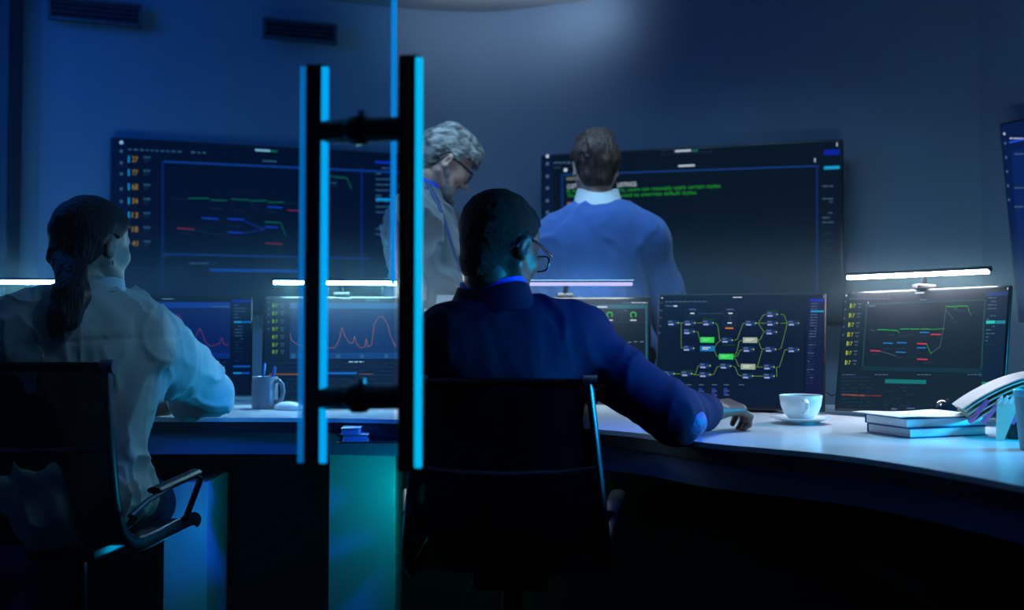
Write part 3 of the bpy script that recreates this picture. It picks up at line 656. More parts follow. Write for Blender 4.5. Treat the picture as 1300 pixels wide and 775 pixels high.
# ------------------------------------------------------------------ monitor light bars
def light_bar(p0, p1, Y0, Y1, mon, label, led=led_white, clampx=None, top=None, power=1.2, bar_col=None, rear=0.8):
    a = at(*p0, Y0); b = at(*p1, Y1); mid = (a + b) / 2; L = (b - a).length; d = (b - a).normalized()
    e = empty('monitor_light_bar', mid); yaw = math.atan2(d.y, d.x); tz = math.asin(d.z)
    rot = Euler((0, -tz, yaw))
    mb = MB(); mb.tube([(-L / 2 - 0.004, 0, 0.008), (L / 2 + 0.004, 0, 0.008)], 0.011, 16, flat=(1, 0.75)); mb.build('bar', bar_col or darkmetal_m, e, rot=rot)
    mb = MB(); mb.box(-L / 2, L / 2, -0.0145, 0.004, -0.0055, 0.0055, bev=0.002); mb.build('led_strip', led, e, rot=rot)
    me, Mx = mons[mon]; topp = Mx @ Vector(((0 if clampx is None else clampx), 0.012, (MH if top is None else top) / 2))
    I = Matrix.Translation(mid).inverted(); q = I @ topp
    on = Vector((q.x, q.y, 0)); bar_pt = Vector((q.x, q.x * math.tan(yaw), 0.006 + q.x * math.tan(tz)))
    mb = MB(); mb.tube([bar_pt, bar_pt + Vector((0, 0.02, -0.012)), q + Vector((0, 0.016, 0.004))], 0.008, 10); mb.build('arm', darkmetal_m, e)
    mb = MB(); mb.box(q.x - 0.028, q.x + 0.028, q.y - 0.022, q.y + 0.034, q.z + 0.001, q.z + 0.016, bev=0.004); mb.build('clamp', black_m, e)
    tag(e, label, 'monitor lamp', 'light bars on the monitors')
    d_ = bpy.data.lights.new('light_bar_glow', 'AREA'); d_.shape = 'RECTANGLE'; d_.size = L; d_.size_y = 0.02; d_.energy = power; d_.color = (0.80, 0.95, 1.0)
    dr = bpy.data.lights.new('light_bar_rear_fill', 'AREA'); dr.shape = 'RECTANGLE'; dr.size = L; dr.size_y = 0.02; dr.energy = power * rear; dr.color = (0.40, 0.85, 1.0); dr.spread = R(120)  # added lamp behind the bar, throws a glow on the wall
    lr = bpy.data.objects.new('light_bar_rear_fill', dr); col.objects.link(lr); lr.parent = e; lr.location = (0, 0.03, 0.0); lr.rotation_euler = Euler((R(82), 0, yaw))
    lo = bpy.data.objects.new('light_bar_glow', d_); col.objects.link(lo); lo.parent = e; lo.location = (0, -0.02, -0.01)
    lo.rotation_euler = Euler((R(18), 0, yaw))
    return e
light_bar((-110, 358), (75, 359), 3.98, 4.06, 'm1', 'bright white light bar at the far left, above the monitor behind the woman', top=0.34, power=2.0)
light_bar((348, 359), (503, 360), 3.93, 3.95, 'm3', 'bright white light bar seen through the door handle', top=0.355, power=2.5, rear=0.3)
light_bar((628, 361), (803, 361), 3.96, 3.93, 'm4', 'thin pinkish light bar beside the seated man\'s head, under the blue sweater', led=led_dim, top=0.35, rear=0.2, power=2.0, bar_col=chrome_m)
light_bar((1078, 353), (1256, 345), 3.60, 3.28, 'm6', 'slanting bright white light bar above the rightmost monitor', led=led_pink, power=2.5)

# ------------------------------------------------------------------ things on the desk
def finish(mb, name, material, parent=None, **k): return mb.build(name, material, parent, **k)
# white cup and saucer
c = on_desk(1017, 538); cy = c.y
e = empty('saucer', (c.x, cy, 0.7505)); tag(e, 'white porcelain saucer under the white cup', 'saucer')
mb = MB(); mb.lathe([(0, 0), (0.038, 0), (0.040, 0.003), (0.060, 0.009), (0.082, 0.016), (0.083, 0.018), (0.080, 0.0185), (0.058, 0.012), (0.036, 0.0065), (0, 0.006)], 56); mb.build('dish', ceramic_w, e)
e = empty('coffee_cup', (c.x, cy, 0.7572), (0, 0, R(-8))); tag(e, 'white porcelain cup with its handle toward the camera, on a saucer', 'cup')
mb = MB(); mb.lathe([(0, 0.004), (0.024, 0.004), (0.026, 0), (0.030, 0.001), (0.034, 0.008), (0.047, 0.022), (0.055, 0.042), (0.0590, 0.070), (0.0582, 0.0715), (0.0565, 0.070), (0.052, 0.042), (0.044, 0.025), (0.030, 0.012), (0, 0.010)], 56); mb.build('bowl', ceramic_w, e)
mb = MB(); mb.tube([(0.004, -0.054, 0.058), (0.006, -0.070, 0.062), (0.008, -0.084, 0.054), (0.008, -0.084, 0.040), (0.006, -0.070, 0.026), (0.004, -0.047, 0.024)], [0.005, 0.0045, 0.0045, 0.0045, 0.0045, 0.005], 12, flat=(1.5, 0.8)); mb.build('handle', ceramic_w, e)
mb = MB(); mb.lathe([(0, 0.052), (0.0530, 0.0521), (0.0530, 0.0515), (0, 0.0514)], 40); mb.build('coffee', mat('coffee', (0.02, 0.008, 0.004), 0.1), e)
# grey mug with pens
c = on_desk(336, 519)
e = empty('mug', (c.x, c.y, 0.7505), (0, 0, R(-25))); tag(e, 'grey stoneware mug on the desk between two chart monitors', 'mug')
k_ = c.y / 3.78
mb = MB(); mb.lathe([(0, 0.003), (0.034, 0.003), (0.036, 0), (0.0405, 0.002), (0.0415, 0.015), (0.0415, 0.1), (0.0405, 0.102), (0.0385, 0.100), (0.0380, 0.02), (0, 0.012)], 48); mb.build('body', ceramic_g, e)
mb = MB(); mb.tube([(0.039, 0, 0.086), (0.054, 0, 0.090), (0.068, 0, 0.078), (0.072, 0, 0.056), (0.066, 0, 0.034), (0.052, 0, 0.022), (0.039, 0, 0.024)], 0.0058, 12, flat=(1, 1.3)); mb.build('handle', ceramic_g, e)
penm = mat('pen_blue', (0.02, 0.08, 0.5), 0.3)
for i, (dx, tx) in enumerate(((-0.014, -0.004), (0.004, 0.028))):
    base = Vector((c.x + dx, c.y + 0.01 * i, 0.766)); tip = Vector((c.x + tx, c.y + 0.012 * i + 0.01, 0.898 - 0.012 * i)); L = (tip - base).length
    e = empty('pen', base, (tip - base).to_track_quat('Z', 'Y').to_euler())
    mb = MB(); mb.tube([(0, 0, 0), (0, 0, 0.01), (0, 0, L - 0.01), (0, 0, L)], [0.0015, 0.0035, 0.0035, 0.002], 10); mb.build('barrel', penm, e)
    mb = MB(); mb.box(-0.0015, 0.0015, -0.006, -0.003, L - 0.04, L - 0.004, bev=0.0005); mb.build('clip', chrome_m, e)
    tag(e, ['slim blue pen standing in the grey mug, leaning right, the left of the pair', 'slim blue pen standing in the grey mug, the right of the pair'][i], 'pen', 'pens in the grey mug')
# mice
def mouse(p, yaw, sc, m_, label):
    e = empty('computer_mouse', (p.x, p.y, 0.7505), (0, 0, yaw))
    g = sdf_geo([el((0, 0, 0.006), (0.033 * sc[0], 0.058 * sc[1], 0.034 * sc[2])), ], 0.003, cut=lambda X: -X[..., 2])
    geo_obj('shell', [g], m_, e, 2)
    mb = MB(); mb.tube([(-0.003, 0.03 * sc[1], 0.033 * sc[2]), (0.003, 0.03 * sc[1], 0.033 * sc[2])], 0.006, 12); mb.build('scroll_wheel', black_m, e)
    tag(e, label, 'mouse')
mouse(on_desk(366, 521), R(70), (0.9, 0.85, 0.62), mat('mouse_white', (0.7, 0.73, 0.76), 0.3), 'low white computer mouse on the desk right of the grey mug')
mouse(Vector((1.150, 3.16, 0)), R(-40), (1.2, 0.9, 2.1), mat('mouse_black', (0.008, 0.010, 0.016), 0.16), 'rounded black computer mouse in front of the rightmost monitor, behind the notebooks')
# notebooks
def notebook(px, py, z, yaw, w, d, h, cover, label, group=None, Y=None, name='notebook'):
    p = on_desk(px, py, z) if Y is None else at(px, py, Y)
    e = empty(name, (p.x, p.y, z), (0, 0, yaw))
    mb = MB(); mb.box(-w / 2, w / 2, -d / 2, d / 2, 0, 0.0018, bev=0.0007); mb.box(-w / 2, w / 2, -d / 2, d / 2, h - 0.0018, h, bev=0.0007)
    mb.box(-w / 2, w / 2, d / 2 - 0.0018, d / 2, 0.001, h - 0.001, bev=0.0005); mb.build('cover', cover, e)
    mb = MB(); mb.box(-w / 2 + 0.002, w / 2 - 0.004, -d / 2 + 0.004, d / 2 - 0.004, 0.0019, h - 0.0019, bev=0.0008); mb.build('pages', paper_m, e)
    tag(e, label, 'notebook', group); return e
nb = on_desk(1178, 552)
NB = (nb.x, nb.y + 0.02)
for i, (dx, dy, yw_) in enumerate(((0.004, 0, 20), (0, 0.004, 19))):
    e = notebook(0, 0, 0, 0, 0.235, 0.17, 0.023, bookc_m, ['blue hardcover notebook lying on the right of the desk, lower of the two', 'blue hardcover notebook lying on another, directly under the loose white sheet'][i], 'notebook stack by the right monitor', Y=3)
    e.location = (NB[0] + dx, NB[1] + dy, 0.7505 + 0.0235 * i); e.rotation_euler = (0, 0, R(yw_))
e = empty('loose_sheet', (NB[0] - 0.012, NB[1] + 0.006, 0.7985), (0, 0, R(21)))
mb = MB(); n_ = 10; vs = []
for i in range(n_ + 1):
    for j in range(2):
        x = -0.135 + 0.26 * i / n_; z = 0.003 * math.exp(-((i) / 2.5) ** 2) + 0.0012 * math.sin(i * 0.8)
        for y in ((-0.088, 0.092)[j],): vs += [(x, y, 0.0015 + z), (x, y, -0.0002 + z)]
fs = []
for i in range(n_):
    a = i * 4; b = a + 4; fs += [(a, b, b + 2, a + 2), (a + 1, a + 3, b + 3, b + 1), (a, a + 1, b + 1, b), (a + 2, b + 2, b + 3, a + 3)]
fs += [(0, 2, 3, 1), (n_ * 4, n_ * 4 + 1, n_ * 4 + 3, n_ * 4 + 2)]
mb.add(vs, fs); mb.build('sheet', mat('sheet_paper', (0.78, 0.80, 0.82), 0.55, bump=0.02), e); tag(e, 'pale blue-white loose paper lying on top of the two blue notebooks', 'paper')
# wire-bound pad with pink tabs, bowed open
pb_ = on_desk(1270, 562)
e = empty('wire_bound_pad', (pb_.x + 0.018, pb_.y + 0.05, 0.7505), (0, 0, R(-12))); tag(e, 'bowed ivory wire-bound notepad with pink sticky tabs, at the right end of the desk', 'notepad')
def curved(name, pts, w0, w1, th, m_, parent):
    mb = MB(); vs = []
    for i, (x, z) in enumerate(pts):
        nx, nz = (pts[min(i + 1, len(pts) - 1)][0] - pts[max(i - 1, 0)][0]), (pts[min(i + 1, len(pts) - 1)][1] - pts[max(i - 1, 0)][1]); l_ = math.hypot(nx, nz); a, b = -nz / l_ * th, nx / l_ * th
        vs += [(x, w0, z), (x, w1, z), (x + a, w0, z + b), (x + a, w1, z + b)]
    fs = []
    for i in range(len(pts) - 1):
        a = i * 4; b = a + 4; fs += [(a, a + 1, b + 1, b), (a + 2, b + 2, b + 3, a + 3), (a, b, b + 2, a + 2), (a + 1, a + 3, b + 3, b + 1)]
    fs += [(0, 2, 3, 1), (len(pts) * 4 - 4, len(pts) * 4 - 3, len(pts) * 4 - 1, len(pts) * 4 - 2)]
    mb.add(vs, fs); return mb.build(name, m_, parent)
arc = lambda k, n=14: [(-0.075 + 0.24 * t, 0.066 + k + 0.088 * math.sin(t * 1.75) ** 0.9) for t in [i / (n - 1) for i in range(n)]]
for i in range(4): o_ = curved('page', [(x + i * 0.006, z - i * 0.009) for x, z in arc(0)], 0.0, 0.16, 0.0035, paper_c, e)
o_ = curved('cover', [(x - 0.006, z + 0.005) for x, z in arc(0)], -0.004, 0.166, 0.003, mat('pad_cover_grey', (0.42, 0.46, 0.46), 0.5, bump=0.1), e)
for k in range(3):
    x = (-0.050, -0.020, 0.045)[k]; mb = MB(); T = Matrix.Translation((x, 0.004, 0.062)) @ Matrix.Rotation(R(38), 4, 'Y')
    mb.box(-0.006, 0.006, -0.004, -0.002, -0.028, 0.042, T=T, bev=0.0005); mb.build('sticky_tab', pink_m, e)
mb = MB(); mb.add([(-0.006, -0.012, 0.098), (0.048, -0.012, 0.098), (0.006, -0.026, 0.001), (-0.012, -0.026, 0.001), (-0.006, -0.009, 0.098), (0.048, -0.009, 0.098), (0.006, -0.023, 0.001), (-0.012, -0.023, 0.001)],
       [(0, 1, 2, 3), (4, 7, 6, 5), (0, 4, 5, 1), (1, 5, 6, 2), (2, 6, 7, 3), (3, 7, 4, 0)]); mb.build('folded_page', paper_c, e)
for k in range(4):
    mb = MB(); cx_ = 0.000 + k * 0.013; mb.tube([(cx_ + 0.004 * math.sin(a), -0.014 + 0.010 * math.cos(a) - 0.004, 0.098 + 0.009 * math.sin(a)) for a in [2 * math.pi * i / 12 for i in range(12)]], 0.0022, 8); mb.build('wire_ring', mat('ring_white', (0.8, 0.82, 0.85), 0.2, metal=0.2), e)
mb = MB(); mb.box(0.02, 0.15, 0.02, 0.14, 0.0, 0.052, bev=0.01); mb.build('base_block', black_m, e)
# tumbler at the right edge
c = on_desk(1313, 572)
e = empty('tumbler', (c.x, c.y, 0.7505)); tag(e, 'pale blue tumbler cut off by the right edge of the picture', 'tumbler')
mb = MB(); mb.lathe([(0, 0.004), (0.026, 0.004), (0.028, 0), (0.030, 0.002), (0.041, 0.128), (0.0395, 0.129), (0.0385, 0.126), (0.028, 0.01), (0, 0.008)], 40); mb.build('body', mat('tumbler_blue', (0.16, 0.30, 0.36), 0.35, bump=0.02), e)
mb = MB(); mb.lathe([(0.0415, 0.120), (0.0425, 0.121), (0.0425, 0.133), (0.0410, 0.134), (0.0400, 0.133), (0.0403, 0.121)], 40); mb.build('rim', mat('tumbler_rim', (0.1, 0.5, 0.7), 0.3), e)
# computer case between monitor and seated man
p = at(570, 400, 4.12)
e = empty('computer_case', (p.x, 4.12, 0.7505)); tag(e, 'pale grey computer case standing on the desk left of the seated man', 'computer case')
mb = MB(); mb.box(-0.085, 0.085, -0.0, 0.14, 0.0, at(570, 375, 4.12).z - 0.7505, bev=0.006); mb.build('case', mat('case_grey', (0.20, 0.25, 0.31), 0.4, bump=0.02), e)
hh = at(570, 375, 4.12).z - 0.7505
mb = MB(); mb.box(-0.060, -0.055, -0.004, 0.001, 0.01, hh - 0.01, bev=0.001); mb.build('side_seam', darkmetal_m, e)
mb = MB(); mb.box(-0.083, -0.070, -0.006, 0.001, hh - 0.014, hh - 0.008, bev=0.001); mb.build('indicator_light', mat('case_led', (0.5, 0.6, 0.7), 0.5, emit=(0.5, 0.8, 1.0), strength=1.6), e)
# notebooks sticking out of the slot under the desk edge
apron_y = 3.40
e = empty('shelf_bracket', (at(468, 555, apron_y).x, apron_y + 0.09, 0.6905)); tag(e, 'thin dark tray hung under the desk edge, seen through the door handle', 'tray')
mb = MB(); mb.box(-0.09, 0.10, -0.12, 0.0, -0.004, 0.0, bev=0.001); mb.box(-0.09, 0.10, -0.012, 0.0, 0.0, 0.014, bev=0.001); mb.build('tray', slab_m, e)
e.name = 'under_desk_tray'
for i, (px, w, hgt, cv, lb) in enumerate(((451, 0.075, 0.020, mat('cover_pale_grey', (0.45, 0.50, 0.52), 0.5), 'small pale grey notebook on the tray under the desk edge, lower of the two'),
                                   (446, 0.055, 0.018, mat('cover_sky', (0.25, 0.50, 0.60), 0.5), 'small sky-blue notebook on the tray under the desk edge, upper of the two'))):
    o_ = notebook(0, 0, 0, 0, w, 0.10, hgt, cv, lb, 'small notebooks under the desk edge', Y=3); q = at(px, 550, apron_y)
    o_.location = (q.x, apron_y + 0.015, 0.6912 + i * 0.0205); o_.rotation_euler = (0, 0, R(6 - 4 * i))
# monitor cable
mb = MB(); P_ = [at(1042, 497, 3.78), at(1050, 499, 3.76), at(1056, 503, 3.74), at(1062, 500, 3.73)]; mb.tube(P_ + [Vector((P_[-1].x + 0.02, 3.74, 0.753))], 0.0025, 8)
tag(mb.build('monitor_cable', black_m), 'thin black cable in the gap left of the rightmost monitor', 'cable')

# ------------------------------------------------------------------ glass door with ladder handle
S1 = at(521, 165, 1.80); S2 = at(403, 165, 1.885)
yb = R(0)
door = empty('door_1', (S1.x, S1.y, 0)); tag(door, kind='structure')
def wd_(o): o.parent = door; o.location = Vector(o.location) - Vector((S1.x, S1.y, 0)); return o
top1, bot1 = at(521, 72, 1.80), at(521, 598, 1.80); top2, bot2 = at(403, 84, 1.885), at(403, 592, 1.885)
nrm = (S2 - S1); nrm.z = 0; nrm.normalize(); tang = Vector((nrm.y, -nrm.x, 0))
if tang.y > 0: tang = -tang
ang = math.atan2(-nrm.y, -nrm.x)
def bar(top, bot, nm, w):
    e = empty(nm, (0, 0, 0)); e.parent = door
    T = Matrix.Translation((top.x - S1.x, top.y - S1.y, 0)) @ Matrix.Rotation(R(6), 4, 'Z')
    mb = MB(); mb.box(-w, w, -w, w, bot.z, top.z, T=T, bev=0.004); b_ = mb.build('bar', black_m, e)
    mb = MB(); mb.box(w * 0.42, w + 0.0015, -w - 0.0012, -w + 0.006, bot.z + 0.006, top.z - 0.004, T=T, bev=0.0022); mb.build('painted_glint', glint_m, e)
    return e, T
b1, T1 = bar(top1, bot1, 'outer_handle', 0.0175); b2, T2 = bar(top2, bot2, 'inner_handle', 0.0175)
w = 0.0175
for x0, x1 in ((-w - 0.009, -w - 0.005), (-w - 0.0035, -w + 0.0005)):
    mb = MB(); mb.box(x0, x1, -0.008, -0.002, bot2.z + 0.006, top2.z - 0.002, T=T2, bev=0.0015); mb.build('painted_side_glint', glint_dim, b2)
gl = mat('tinted_door_glass', (0.5, 0.7, 1.0), 0.0)
nt = gl.node_tree; nt.nodes.clear(); out = nt.nodes.new('ShaderNodeOutputMaterial'); tr = nt.nodes.new('ShaderNodeBsdfTransparent'); gy = nt.nodes.new('ShaderNodeBsdfGlossy'); fr = nt.nodes.new('ShaderNodeFresnel'); mx = nt.nodes.new('ShaderNodeMixShader')
tr.inputs[0].default_value = (0.62, 0.88, 1.0, 1); gy.inputs['Color'].default_value = (0.6, 0.85, 1, 1); gy.inputs['Roughness'].default_value = 0.4; fr.inputs[0].default_value = 1.12
mx.inputs[0].default_value = 0.002; nt.links.new(tr.outputs[0], mx.inputs[1]); nt.links.new(gy.outputs[0], mx.inputs[2]); nt.links.new(mx.outputs[0], out.inputs[0])
# pane crosses the standoffs; its free edge is the bright line at x=500
E0 = at(500, 100, 1.99); mid = (S1 + S2) / 2; dvec = Vector((E0.x - mid.x, E0.y - mid.y, 0)); dvec.normalize()
far = Vector((E0.x, E0.y, 0)); near = far - dvec * 1.15
T = Matrix.Translation((near.x - S1.x, near.y - S1.y, 0)) @ Matrix.Rotation(math.atan2(dvec.y, dvec.x), 4, 'Z')
mb = MB(); mb.box(0, 1.148, -0.004, 0.004, 0.02, 2.44, T=T); o_ = mb.build('glass_pane', gl, door, smooth=False)
mb = MB(); mb.box(1.1485, 1.1510, -0.0045, 0.0045, 1.10, 2.44, T=T, bev=0.001); mb.build('pane_edge', lit_edge_m, door)
for yy, Ya, Yb in ((163, 1.80, 1.885), (504, 1.80, 1.885)):
    a = at(521, yy, Ya); b = at(403, yy + (5 if yy < 300 else 2), Yb); O = Vector((S1.x, S1.y, 0))
    mb = MB(); mb.tube([a - O, b - O], 0.019, 20); so = mb.build('standoff', black_m, door)
    m_ = (a * 0.46 + b * 0.54) - O; dd = (b - a).normalized()
    mb = MB(); mb.tube([m_ - dd * 0.018, m_ - dd * 0.010, m_ + dd * 0.010, m_ + dd * 0.018], [0.019, 0.024, 0.024, 0.019], 22); mb.build('clamp', darkmetal_m, so)
    mb = MB(); mb.tube([m_ + Vector((0.004, -0.004, 0.018)), m_ + Vector((0.004, -0.004, 0.030))], 0.007, 12); mb.build('set_screw', chrome_m, so)

# ------------------------------------------------------------------ office chairs
mesh_m = mat('chair_mesh', (0.008, 0.010, 0.014), 0.8, bump=0.2, scale=400, alpha=0.80)
def chair(px_top, top_y, Y, yaw, label, w=0.245, flare=0.11):
    p = at(px_top, top_y, Y); zt = p.z
    e = empty('office_chair', (p.x, p.y, 0), (0, 0, yaw)); tag(e, label, 'office chair', 'mesh-back office chairs')
    prof = [(0.0, zt), (0.004, zt - 0.10), (0.015, zt - 0.20), (0.03, zt - 0.30), (0.06, zt - 0.38), (0.11, zt - 0.425), (0.20, zt - 0.445), (0.50, zt - 0.44), (0.56, zt - 0.455)]
    prof = catmull(prof, 4); W_ = lambda z: w + flare * min(zt - z, 0.36)
    for s in (-1, 1):
        mb = MB(); mb.tube([(s * W_(z), y, z) for y, z in prof], 0.0135, 12, flat=(0.65, 1.35)); r_ = mb.build('side_rail', rail_m, e)
        mb = MB(); mb.tube([(s * (w - 0.014), 0, zt + 0.002), (s * (w + 0.017), 0, zt + 0.002)], 0.0165, 16); mb.build('rail_cap', chrome_m, e)
    mb = MB(); mb.tube([(-w, 0, zt), (w, 0, zt)], 0.012, 14); mb.build('top_bar', darkmetal_m, e)
    zm = zt - 0.187; mb = MB(); mb.tube([(-W_(zm), 0.012, zm), (-w * 0.6, 0.0, zm - 0.010), (0, -0.006, zm - 0.013), (w * 0.6, 0.0, zm - 0.010), (W_(zm), 0.012, zm)], 0.013, 12, flat=(1.0, 0.9)); mb.build('back_spreader', rail_m, e)
    vs = []; nx = 8
    for y, z in prof:
        for i in range(nx + 1):
            u = -1 + 2 * i / nx; vs += [(u * (W_(z) - 0.008), y + 0.010 - 0.018 * 0 + 0.012 * (1 - u * u), z - (0.0 if z > zt - 0.3 else 0.008 * (1 - u * u)))]
    fs = [(j * (nx + 1) + i, j * (nx + 1) + i + 1, (j + 1) * (nx + 1) + i + 1, (j + 1) * (nx + 1) + i) for j in range(len(prof) - 1) for i in range(nx)]
    mb = MB(); mb.add(vs, fs); o = mb.build('mesh_sling', mesh_m, e); md = o.modifiers.new('solid', 'SOLIDIFY'); md.thickness = 0.004
    zs = zt - 0.44
    for s in (-1, 1):
        mb = MB(); mb.tube([(s * (w + 0.038), 0.05, zt - 0.355), (s * (w + 0.05), 0.12, zt - 0.330), (s * (w + 0.06), 0.22, zt - 0.312), (s * (w + 0.075), 0.36, zt - 0.300), (s * (w + 0.07), 0.42, zt - 0.315), (s * (w + 0.02), 0.43, zs)], 0.009, 12, flat=(1.0, 0.7)); a_ = mb.build('armrest', rail_m, e)
        mb = MB(); mb.tube([(s * (w + 0.045), 0.17, zt - 0.312), (s * (w + 0.075), 0.37, zt - 0.292)], 0.015, 12, flat=(1.3, 0.6)); mb.build('arm_pad', black_m, a_)
    mb = MB(); mb.tube([(-w, 0.33, zs - 0.02), (w, 0.33, zs - 0.02)], 0.012); mb.box(-0.09, 0.09, 0.20, 0.40, zs - 0.06, zs - 0.025, bev=0.01); mb.build('seat_carriage', darkmetal_m, e)
    mb = MB(); mb.tube([(0, 0.30, 0.09), (0, 0.30, zs - 0.03)], [0.028, 0.024], 18); mb.build('gas_column', darkmetal_m, e)
    for k in range(5):
        a = 2 * math.pi * k / 5 + 0.3; d = Vector((math.cos(a), math.sin(a), 0)); c_ = Vector((0, 0.30, 0))
        mb = MB(); mb.tube([c_ + Vector((0, 0, 0.115)), c_ + d * 0.12 + Vector((0, 0, 0.108)), c_ + d * 0.29 + Vector((0, 0, 0.075))], [0.024, 0.019, 0.013], 12, flat=(1, 0.8)); leg_ = mb.build('base_leg', rail_m, e)
        q = c_ + d * 0.285; t_ = Vector((-d.y, d.x, 0))
        mb = MB(); mb.tube([q + Vector((0, 0, 0.030)) - t_ * 0.02, q + Vector((0, 0, 0.030)) + t_ * 0.02], 0.030, 20); mb.build('caster', black_m, leg_)
    return e
chair(641, 487, 2.60, R(-3), 'dark mesh-back office chair holding the seated man, in the middle of the picture', w=0.185)
chair(26, 466, 2.80, R(-6), 'dark mesh-back office chair holding the woman, at the left edge', w=0.215, flare=0.03)

# ------------------------------------------------------------------ people
V3 = lambda v: np.array([v[0], v[1], v[2]], float)
skin_l = mat('skin_light', (0.50, 0.30, 0.23), 0.5, bump=0.06, scale=220, mottle=0.06, mscale=30)
skin_d = mat('skin_dark', (0.13, 0.065, 0.042), 0.42, bump=0.06, scale=220, mottle=0.06, mscale=30)
def hair_mat(n, c1, c2, rough=0.45, sc=70, st=(1, 1, 0.18), bump=0.8):
    return mat(n, c1, rough, bump=bump, scale=sc * 2.2, color2=c2, mscale=sc, stretch=st, spec=0.4)
hair_black = hair_mat('hair_black', (0.004, 0.004, 0.005), (0.012, 0.012, 0.014), 0.42, 60)
hair_crop = mat('hair_cropped', (0.006, 0.006, 0.007), 0.75, bump=0.9, scale=340, mottle=0.3, mscale=200)
hair_brown = hair_mat('hair_brown', (0.022, 0.012, 0.009), (0.075, 0.042, 0.030), 0.5, 55, (1, 1, 0.35))
hair_grey = hair_mat('hair_grey', (0.025, 0.025, 0.028), (0.40, 0.38, 0.36), 0.5, 60, (0.30, 1, 0.7))
beard_m = mat('beard_grey', (0.16, 0.15, 0.15), 0.8, bump=0.9, scale=330, color2=(0.34, 0.32, 0.31), mscale=120)
glasses_m = mat('glasses_black', (0.006, 0.006, 0.008), 0.15)
lens_m = mat('lens_glass', (0.9, 0.95, 1.0), 0.02, trans=1.0, alpha=0.25)
eye_m = mat('eye_white', (0.6, 0.6, 0.6), 0.2)

def head_geo(masc=1.0, beard=False):
    P = [el((0, -0.012, 0.036), (0.0745, 0.094, 0.087)), el((0, 0.040, 0.045), (0.062, 0.050, 0.060)), el((0, 0.046, -0.018), (0.058, 0.048, 0.072)),
         el((0, 0.040, -0.066), (0.050 + 0.004 * masc, 0.046, 0.036)), el((0, 0.078, -0.095), (0.021 + 0.003 * masc, 0.017, 0.018)),
         rc((-0.030, 0.086, 0.024), (0.030, 0.086, 0.024), 0.010, 0.010, k=0.02)]
    for s in (-1, 1):
        P += [el((s * 0.040, 0.068, -0.020), (0.021, 0.020, 0.020)), rc((s * 0.060, 0.0, -0.040), (s * 0.030, 0.062, -0.088), 0.016, 0.016, k=0.03)]
        P += [el((s * 0.031, 0.106, 0.004), (0.016, 0.014, 0.011), sub=True, k=0.02), el((s * 0.031, 0.083, 0.004), (0.013, 0.012, 0.012), k=0.006)]
    P += [rc((0, 0.092, 0.014), (0, 0.117, -0.024), 0.0075, 0.0105, k=0.014), rc((-0.010, 0.104, -0.030), (0.010, 0.104, -0.030), 0.008, 0.008, k=0.010)]
    P += [rc((-0.020, 0.088, -0.056), (0.020, 0.088, -0.056), 0.0065, 0.0065, k=0.008), rc((-0.016, 0.087, -0.067), (0.016, 0.087, -0.067), 0.0072, 0.0072, k=0.008),
          rc((-0.026, 0.096, -0.0615), (0.026, 0.096, -0.0615), 0.0022, 0.0022, sub=True, k=0.006)]
    for s in (-1, 1):
        es = 0.86 + 0.14 * masc; rt = rotm(-12, 0, s * (-12 - 8 * masc))
        P += [el((s * 0.079, -0.006, 0.000), (0.007, 0.0165 * es, 0.031 * es), rt, k=0.008), rc((s * 0.0785, -0.002, -0.024 * es), (s * 0.0775, 0.0, -0.021 * es), 0.007, 0.007, k=0.008)]
        P += [el((s * 0.087, -0.001, -0.001), (0.006, 0.0090 * es, 0.0145 * es), rt, sub=True, k=0.006)]
    P += [rc((0, -0.018, -0.045), (0, -0.022, -0.080), 0.052 * (0.92 + 0.08 * masc), 0.050 * (0.90 + 0.10 * masc), k=0.03)]
    return sdf_geo(P, 0.0032, k=0.024)
